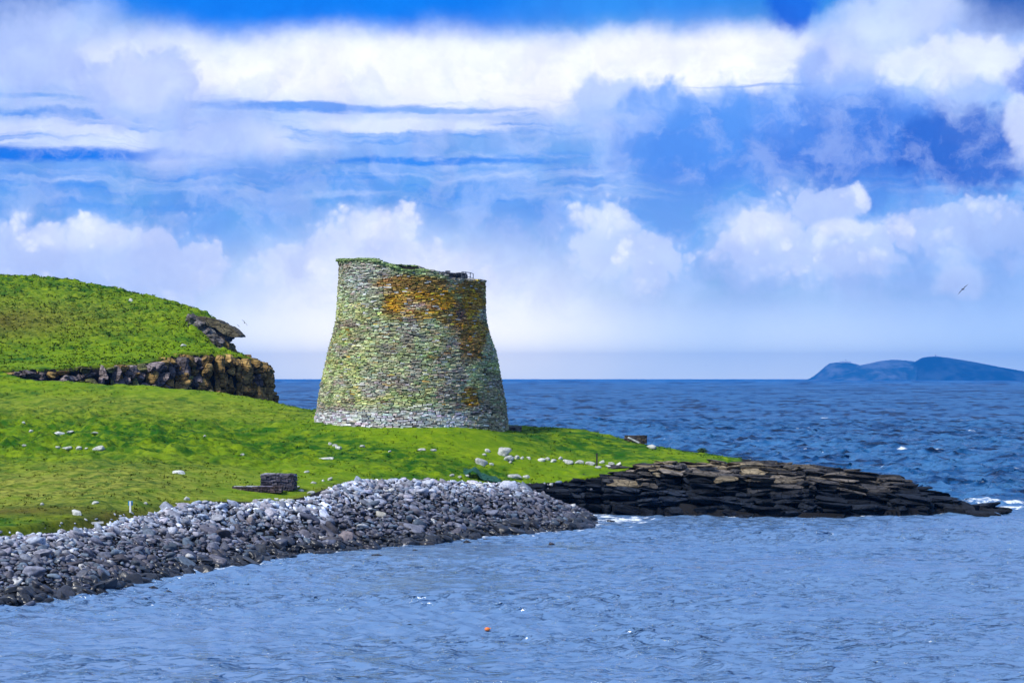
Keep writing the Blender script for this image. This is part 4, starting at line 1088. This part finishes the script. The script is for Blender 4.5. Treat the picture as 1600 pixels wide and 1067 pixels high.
# small drystone stubs built of coursed slabs
def stub(name, px, py, wdt, dpt, hgt, label, cat, cols_, seed, rz=0., y=None, cap=None):
    if y is None: X0, Y0, Z0 = at(px, py)
    else: X0, Y0 = (px - 800) * y / FX, y; Z0 = gz(X0, Y0)
    root = empty(name, (X0, Y0, Z0 - .1), label=label, category=cat); root.rotation_euler[2] = rz; g_ = np.random.default_rng(seed)
    pos, scl, rot = [], [], []; z = 0
    while z < hgt:
        h = g_.uniform(.07, .16)
        for yy in np.arange(-dpt / 2, dpt / 2 + .01, max(.3, dpt / 3)):
            a = -wdt / 2
            while a < wdt / 2:
                ww = min(g_.uniform(.14, .42), wdt / 2 - a + .05); pos.append((a + ww / 2, yy + g_.normal(0, .03), z + h / 2)); scl.append((ww * .49, .17, h * .47)); rot.append(g_.normal(0, .05, 3)); a += ww
        z += h
    n_ = len(pos); v, f = scatter(BV[None] * (1 + g_.uniform(-.22, .08, (n_, 8, 3))), BF, np.array(pos), np.array(scl), np.array(rot))
    c = np.array(cols_)[g_.integers(0, len(cols_), n_)] * np.exp(g_.normal(0, .3, n_))[:, None]
    mesh_obj('masonry', v, f, M_TOWER, root, col=np.repeat(c, 8, 0))
    if cap:
        for (cx, cy, cz, sx_, sy_, sz_, rx, cc_) in cap:
            vv = BV * (1 + g_.uniform(-.12, .05, (8, 3))); v, f = scatter(vv[None], BF, np.array([(cx, cy, cz)]), np.array([(sx_, sy_, sz_)]), np.array([(rx, .02, g_.normal(0, .05))]))
            mesh_obj('cap_slab', v, f, M_TOWER, root, col=np.tile(cc_, (8, 1)))
    return root
DK = [(.075, .068, .085), (.05, .045, .06), (.11, .10, .12)]
sb = stub('stone_block', 435, 763, 2.0, .9, .88, 'dark square block of drystone masonry with pale slab top above the cobble bank', 'masonry', DK, 5, -.05,
          cap=[(-.35, 0, .93, .62, .55, .045, .03, (.36, .35, .42)), (.55, -.05, .90, .55, .52, .04, -.08, (.30, .29, .36)), (.35, -.38, .62, .6, .2, .04, .1, (.26, .25, .30))])
st_ = stub('stone_kerb', 402, 766, 2.9, .7, .26, 'low dark wall of flat slabs running left from the square masonry block', 'low wall', [(.07, .05, .05), (.05, .04, .045)], 6, .03,
          cap=[(-1.0, 0, .32, .4, .35, .03, 0, (.42, .45, .42)), (-.3, 0, .32, .36, .35, .03, .05, (.33, .36, .38)), (.5, 0, .33, .45, .33, .03, 0, (.20, .18, .24))])
px_, py_, pz_ = at(433, 762)
M_WOOD = flat_mat('weathered_plank', (.62, .50, .26), .8, .25, 9)
mesh_obj('plank', BV * [.55, .07, .03], BF, M_WOOD, loc=(px_, py_ - .62, pz_ + .26), label='short yellowish plank lying in front of the dark masonry block', category='plank')
stub('wall_stub', 804, 672, 1.0, .8, .50, 'low grey stub of masonry against the right foot of the tower', 'masonry', [(.14, .13, .12), (.07, .06, .06), (.24, .22, .2)], 8, 0., 140.5,
     cap=[(0, 0, .52, .5, .45, .04, 0, (.17, .16, .16))])
ou = stub('ruined_wall', 993, 690, 1.7, .8, .62, 'dark broken masonry on the skyline of the point above the slanted white slab', 'masonry', [(.05, .045, .045), (.08, .065, .05)], 9, -.15, 141.5)
y_ = 140.7; x_ = (990 - 800) * y_ / FX; z_ = gz(x_, y_)
mesh_obj('slab', BV * [.48, .10, .06], BF, M_PALE, loc=(x_, y_, z_ + .22), label='white slanted slab leaning on the grass under the dark ruin', category='slab').rotation_euler = (0, .45, .1)

# posts, marker, net, buoy, bush
M_DW = flat_mat('dark_timber', (.035, .03, .025), .9); M_WHT = flat_mat('white_paint', (.78, .80, .78), .5, .08); M_BLU = flat_mat('blue_paint', (.02, .22, .42), .4, .08)
x_, y_, z_ = at(932.6, 731, 110, 135)
pst = empty('fence_post', (x_, y_, z_ - .1), label='single dark timber post standing in the row of pale stones', category='post')
mesh_obj('shaft', BV * [.055, .055, .55] + [0, 0, .55], BF, M_DW, pst); mesh_obj('post_top', BV * [.065, .065, .03] + [0, 0, 1.13], BF, M_DW, pst)
x_, y_, z_ = at(203.5, 803, 80, 110); z_ += .14
mk = empty('marker_post', (x_, y_, z_ - .05), label='white marker post with a small blue panel by the edge of the cobble bank', category='marker')
mesh_obj('post', BV * [.045, .04, .30] + [0, 0, .30], BF, M_WHT, mk); mesh_obj('panel', BV * [.12, .012, .12] + [0, .056, .49], BF, M_BLU, mk)
# fallen plank of white wood at the turf edge
x_, y_, z_ = at(146, 819, 80, 110)
mesh_obj('driftwood', BV * [.5, .09, .05], BF, M_PALE, loc=(x_, y_, z_ + .05), label='flat pale length of driftwood on turf left of the marker post', category='driftwood').rotation_euler = (0, -.05, .2)

def net():
    g_ = np.random.default_rng(4); nx, ny = 60, 26; V_ = []
    xs = np.linspace(-2.8, 1.2, nx); P0_ = np.array(at(765, 752, 100, 125))
    for j in range(ny):
        for i in range(nx):
            xx = P0_[0] + xs[i] * .6 + .1 * math.sin(j); yy = P0_[1] - 1.0 + j / ny * 1.6; V_.append((xx, yy, 0))
    V_ = np.array(V_); z, s = ground(V_[:, 0], V_[:, 1]); V_[:, 2] = z + .22 + .22 * fbm(V_[:, 0] * 2.5, V_[:, 1] * 2.5, o=3, seed=6) + .30 * np.exp(-(((V_[:, 0] - P0_[0] + 1.0) / .35) ** 2))
    i = np.arange(nx * ny).reshape(ny, nx); F = np.stack([i[:-1, :-1], i[:-1, 1:], i[1:, 1:], i[1:, :-1]], -1).reshape(-1, 4)
    m, t, b = new_mat('green_netting'); p = geo_pos(t); n_ = t.noise(p, 16, 3, .7)
    t.put(b.inputs['Base Color'], t.mix(n_, (.005, .05, .035, 1), (.02, .16, .10, 1))); b.inputs['Roughness'].default_value = .8; bump(t, b, n_, 1, .1)
    o = mesh_obj('fishing_net', V_, F[g_.random(len(F)) > .12], m, smooth=True, label='heap of dark green netting at the top right corner of the cobbles', category='net')
    so_ = o.modifiers.new('thick', 'SOLIDIFY'); so_.thickness = .05
net()
x_, y_ = on_sea(761, 984)
by = empty('buoy', (x_, y_, 0), label='small bright orange buoy floating alone on the near water', category='buoy')
M_OR = flat_mat('orange_plastic', (.85, .20, .03), .4, .1)
v = IV2 * [.095, .09, .075]; v[:, 0] += np.where(v[:, 0] > .04, .02, 0); mesh_obj('float', v + [0, 0, .04], IF2, M_OR, by, smooth=True); bars('eyelet', [((.08, 0, .05), (.15, 0, .08), .018)], M_OR, by)


def leafclump(name, pt, w_, h_, n_, label, cat, seed):
    g_ = np.random.default_rng(seed); c = g_.normal(0, 1, (n_, 3)); c /= np.linalg.norm(c, axis=1, keepdims=True); c *= g_.uniform(.3, 1, (n_, 1)); c = c * [w_ / 2, w_ / 2, h_ / 2] + [0, 0, h_ * .5]
    T = np.array([(-1, 0, 0), (1, 0, 0), (0, 0, 1.8)]); v, f = scatter(T, np.array([(0, 1, 2)]), c, np.tile([.045, .045, .06], (n_, 1)), g_.uniform(-1, 1, (n_, 3)) * [1, 1, 3])
    m = flat_mat(name + '_leaf', (.03, .075, .02), .9, .4, 6)
    r = empty(name, pt, label=label, category=cat); mesh_obj('foliage', v, f, m, r)
    bars('stem', [((0, 0, -.1), (g_.normal(0, .1), g_.normal(0, .1), h_ * .6), .02) for _ in range(6)], M_DW, r)
x_, y_ = (1097 - 800) * 140.5 / FX, 140.5
leafclump('shrub', (x_, y_, gz(x_, y_) - .05), .8, .55, 420, 'small dark shrub on the skyline of the green point', 'shrub', 3)


# ------------------------------------------------------------------ gulls
def gull(name, px, py, d, span, roll, label, col, bend=.12, yaw=0.):
    """body and wings one continuous mesh"""
    nS, nC = 25, 8; s = np.linspace(-1, 1, nS); V_ = []
    for a in s:
        aa = abs(a); ch = .20 * (1 - aa ** 2.2) ** .6 * span * (1 if aa > .09 else 1.25) + .012; th_ = .012 * span * (1 - .8 * aa) + (.045 * span if aa < .06 else 0)
        cx = a * span / 2; cy = -.16 * span * max(0, aa - .4) ** 1.2 + .0; cz = bend * span * (math.sin(min(aa, .45) / .45 * math.pi / 2) * .8 - max(0, aa - .45) * 1.0)
        for k in range(nC):
            t = 2 * math.pi * k / nC; V_.append((cx, cy + math.cos(t) * ch / 2, cz + math.sin(t) * th_))
    F_ = [(i * nC + k, i * nC + (k + 1) % nC, (i + 1) * nC + (k + 1) % nC, (i + 1) * nC + k) for i in range(nS - 1) for k in range(nC)]
    n0 = len(V_); prof = [(.30, .004), (.24, .022), (.17, .038), (.05, .052), (-.10, .040), (-.20, .022), (-.30, .034), (-.33, .004)]
    for (yy, rr_) in prof:
        for k in range(nC):
            t = 2 * math.pi * k / nC; V_.append((math.cos(t) * rr_ * span, yy * span, math.sin(t) * rr_ * span * (.25 if yy < -.25 else 1)))
    F_ += [(n0 + i * nC + k, n0 + (i + 1) * nC + k, n0 + (i + 1) * nC + (k + 1) % nC, n0 + i * nC + (k + 1) % nC) for i in range(len(prof) - 1) for k in range(nC)]
    x, y, z = wpt(px, py, d)
    o = mesh_obj(name, V_, np.array(F_), flat_mat('plumage', col, .8, .15), loc=(x, y, z), smooth=True, label=label, category='seabird')
    o.rotation_euler = (R(8), roll, yaw); return o
gull('seabird', 382, 504.5, 205, .95, R(48), 'dark seabird gliding just right of the beak-shaped crag', (.03, .035, .05), .12)
gull('seabird', 372.5, 509, 215, .60, R(38), 'smaller faint seabird between the crag and the larger bird', (.10, .12, .17), .05)
gull('seabird', 1504.5, 452, 150, 1.15, R(-45), 'dark long-winged seabird high over the sea at the right', (.025, .03, .05), .02)
gull('seabird', 492.5, 446, 240, .80, R(-15), 'pale gull in the sky left of the tower', (.55, .58, .62), .16)
gull('seabird', 1104, 571, 420, .70, R(10), 'tiny distant seabird low over the horizon right of the tower', (.12, .14, .2), .1)

# ------------------------------------------------------------------ distant island
YI = 12000.
HUMPS = [(12500, 520, [(1262, 594.2), (1272, 592.5), (1283, 583), (1290, 573), (1297, 567.5), (1305, 566.5), (1325, 565.8), (1340, 569.5), (1360, 576), (1400, 594.2)]),
         (12000, 560, [(1300, 594.2), (1330, 580), (1345, 570.5), (1375, 564), (1395, 561.8), (1415, 563), (1440, 566), (1490, 577), (1540, 594.2)]),
         (11500, 600, [(1429.5, 594.2), (1431, 568), (1432, 565), (1437, 562.5), (1440, 559), (1450, 557.2), (1462, 556.6), (1480, 558.5), (1520, 565), (1560, 573), (1600, 580), (1660, 588), (1760, 594.2)])]
X, Y, F = grid(1700, 4300, 10700, 13300, 13.0)
PXi = X / Y * FX + 800; Zi = np.full(len(X), -20.0); HU = np.zeros(len(X)); hk = 0
for yc, wv, pr in HUMPS:
    pr = np.array(pr, float); h = np.interp(X / yc * FX + 800, pr[:, 0], pr[:, 1]); h = (594.2 - h) * yc / FX
    gul = 1 + 0.5 * vnoise(X / 150, Y / 300, seed=90) * sstep(0, -wv * .8, Y - yc) + .12 * vnoise(X / 40, Y / 60, seed=91)
    t = np.clip(np.abs(Y - yc) / wv / gul, 0, 1.3); z = h * (1 - t ** 1.5) - 20 * sstep(.9, 1.2, t) - np.where(h < .5, 15, 0)
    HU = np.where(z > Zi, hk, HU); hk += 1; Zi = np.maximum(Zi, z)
vk = np.zeros(len(X), bool); ff = F[(Zi[F] > -12).any(1)]; vk[ff.ravel()] = True; remap = np.cumsum(vk) - 1
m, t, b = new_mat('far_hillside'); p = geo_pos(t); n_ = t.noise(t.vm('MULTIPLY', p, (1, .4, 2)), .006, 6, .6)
hu = attr(t, 'hump'); t.put(b.inputs['Base Color'], t.mix(t.mr(n_, .4, .62), t.mix(t.mr(hu, 1.2, 1.8), (.014, .050, .085, 1), (.002, .012, .030, 1)), t.mix(t.mr(hu, 1.2, 1.8), (.13, .16, .22, 1), (.04, .06, .09, 1)))); b.inputs['Roughness'].default_value = 1; b.inputs['Specular IOR Level'].default_value = 0  # right hump painted darker in place of a haze difference between humps
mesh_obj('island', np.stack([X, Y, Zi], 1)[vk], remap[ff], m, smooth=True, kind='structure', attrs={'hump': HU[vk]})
M_FW = flat_mat('whitewash', (.75, .75, .75), .8, .05, .1)
def far(px, py, y): return np.array(wpt(px, py, y))
lh = empty('lighthouse', far(1321.5, 566.3, 12400), label='tiny white lighthouse with low buildings on the left hump of the far island', category='lighthouse')
def cyl(r0, r1, z0, z1, n_=12):
    a = np.arange(n_) * 2 * math.pi / n_; V_ = np.concatenate([np.stack([r0 * np.cos(a), r0 * np.sin(a), np.full(n_, z0)], 1), np.stack([r1 * np.cos(a), r1 * np.sin(a), np.full(n_, z1)], 1), [(0, 0, z1)]])
    return V_, [np.array([(i, (i + 1) % n_, n_ + (i + 1) % n_, n_ + i) for i in range(n_)]), np.array([(n_ + i, n_ + (i + 1) % n_, 2 * n_) for i in range(n_)])]
v, f = cyl(3.6, 2.6, 0, 16); mesh_obj('tower_shaft', v, f, M_FW, lh); v, f = cyl(3, 2.2, 16, 21); mesh_obj('lantern_room', v, f, M_STEEL, lh)
for dx_, ww in ((-30, 11), (-13, 9), (20, 14)): mesh_obj('keepers_house', BV * [ww, 6, 5.5] + [dx_, 0, 3], BF, M_FW, lh)
rd = empty('radar_dome', far(1462, 557, 11450), label='white radar dome on the summit of the far island', category='radar dome')
v, f = cyl(3, 2.4, -3, 7); mesh_obj('mast', v, f, M_STEEL, rd); mesh_obj('dome', IV2 * 6 + [0, 0, 12], IF2, M_FW, rd, smooth=True)

# ------------------------------------------------------------------ grass tufts
def tufts(n_, xr, yr, hf, ampf, sgn, seed, hs, margin=.25):
    g_ = np.random.default_rng(seed); x = g_.uniform(*xr, n_); y = g_.uniform(*yr, n_)
    z, s = hf(x, y); px = np.abs(x / y); ok = (s > margin) & (px < .34); x, y, z, s = x[ok], y[ok], z[ok], s[ok]
    keep = vnoise(x * .35, y * .35, seed=7) + .5 * vnoise(x * 1.2, y * 1.2, seed=8) + g_.uniform(-.5, .9, len(x)) > 0.0
    x, y, z, s = x[keep], y[keep], z[keep], s[keep]; z = z + ampf(x, y) * sstep(0, 1.2, s)
    n_ = len(x); nb = 5
    bx = np.repeat(x, nb) + g_.normal(0, .10, n_ * nb); by_ = np.repeat(y, nb) + g_.normal(0, .10, n_ * nb); bz = np.repeat(z, nb)
    T = np.array([(-1.4, 0, -.15), (1.4, 0, -.15), (.0, 1.6, .75)]); h = g_.uniform(.5, 1.1, n_ * nb) * hs
    v, f = scatter(T, np.array([(0, 1, 2)]), np.stack([bx, by_, bz], 1), np.stack([h * .35, h * .5, h], 1), np.stack([g_.normal(0, .5, n_ * nb), g_.normal(0, .5, n_ * nb), g_.uniform(-3.14, 3.14, n_ * nb)], 1))
    return v, f
v1, f1 = tufts(20000, (-52, 26), (84, 160), lambda a, b: ground(a, b), lambda a, b: tussock(a, b, near_amp(a, b)), 1, 5, .11)
vx, vy = v1[:, 0], v1[:, 1]
dryv = np.exp(-(((vx + 27) / 11) ** 2 + ((vy - 103) / 9) ** 2)) * 1.1 + 0.55 * np.exp(-(((vx + 33) / 22) ** 2 + ((vy - 143) / 7) ** 2))
brv = 0.9 * np.exp(-(((vx + 27) / 9) ** 2 + ((vy - 93.5) / 2.8) ** 2))
mesh_obj('grass', v1, f1, M_GRASS, attrs={'lush': lit_green_near(vx, vy), 'dry': np.clip(dryv, 0, 1), 'brown': np.clip(brv, 0, 1), 'rock': 0 * vx}, kind='stuff', label='short tufted grass covering the near slope', category='grass')
v2, f2 = tufts(26000, (-75, -22), (158, 248), lambda a, b: head_z(a, b), lambda a, b: tussock(a * 1.3, b * 1.3, .75 * sstep(160, 195, b) + .2), 1, 6, .19)
mesh_obj('hill_grass', v2, f2, M_GRASS, attrs={'lush': lit_green_head(v2[:, 0], v2[:, 1]), 'dry': .75 * np.exp(-(((v2[:, 0] + 60) / 16) ** 2 + ((v2[:, 1] - 208) / 18) ** 2)), 'brown': .75 * np.exp(-(((v2[:, 0] + 62) / 9) ** 2 + ((v2[:, 1] - 203) / 12) ** 2)), 'rock': 0 * v2[:, 0]},
         kind='stuff', label='rough grass on the slope of the far headland', category='grass')

for nm in ('grass', 'hill_grass'):
    me = bpy.data.objects[nm].data; me.polygons.foreach_set('use_smooth', np.ones(len(me.polygons), bool))
    g_ = np.random.default_rng(2); nrm = g_.normal(0, .22, (len(me.vertices), 3)) + [0, -.22, 1.0]; nrm /= np.linalg.norm(nrm, axis=1, keepdims=True)
    me.normals_split_custom_set_from_vertices(nrm.tolist())

# ------------------------------------------------------------------ haze over the sea
HZD = 0.000085
if HZD > 0:
    m = bpy.data.materials.new('sea_haze'); m.use_nodes = True; t = NT(m.node_tree); t.n.clear()
    pv = t.new('ShaderNodeVolumePrincipled'); pv.inputs['Density'].default_value = HZD; pv.inputs['Color'].default_value = (.03, .34, 1.0, 1); pv.inputs['Anisotropy'].default_value = 0.0
    oo = t.new('ShaderNodeOutputMaterial'); t.l.new(pv.outputs[0], oo.inputs['Volume'])
    mesh_obj('haze', BV * [9000, 8000, 113] + [0, 6500, 100], BF, m, kind='stuff', label='thin blue sea haze', category='haze')
print('cobbles', s_.sum(), 'objs', len(bpy.data.objects))
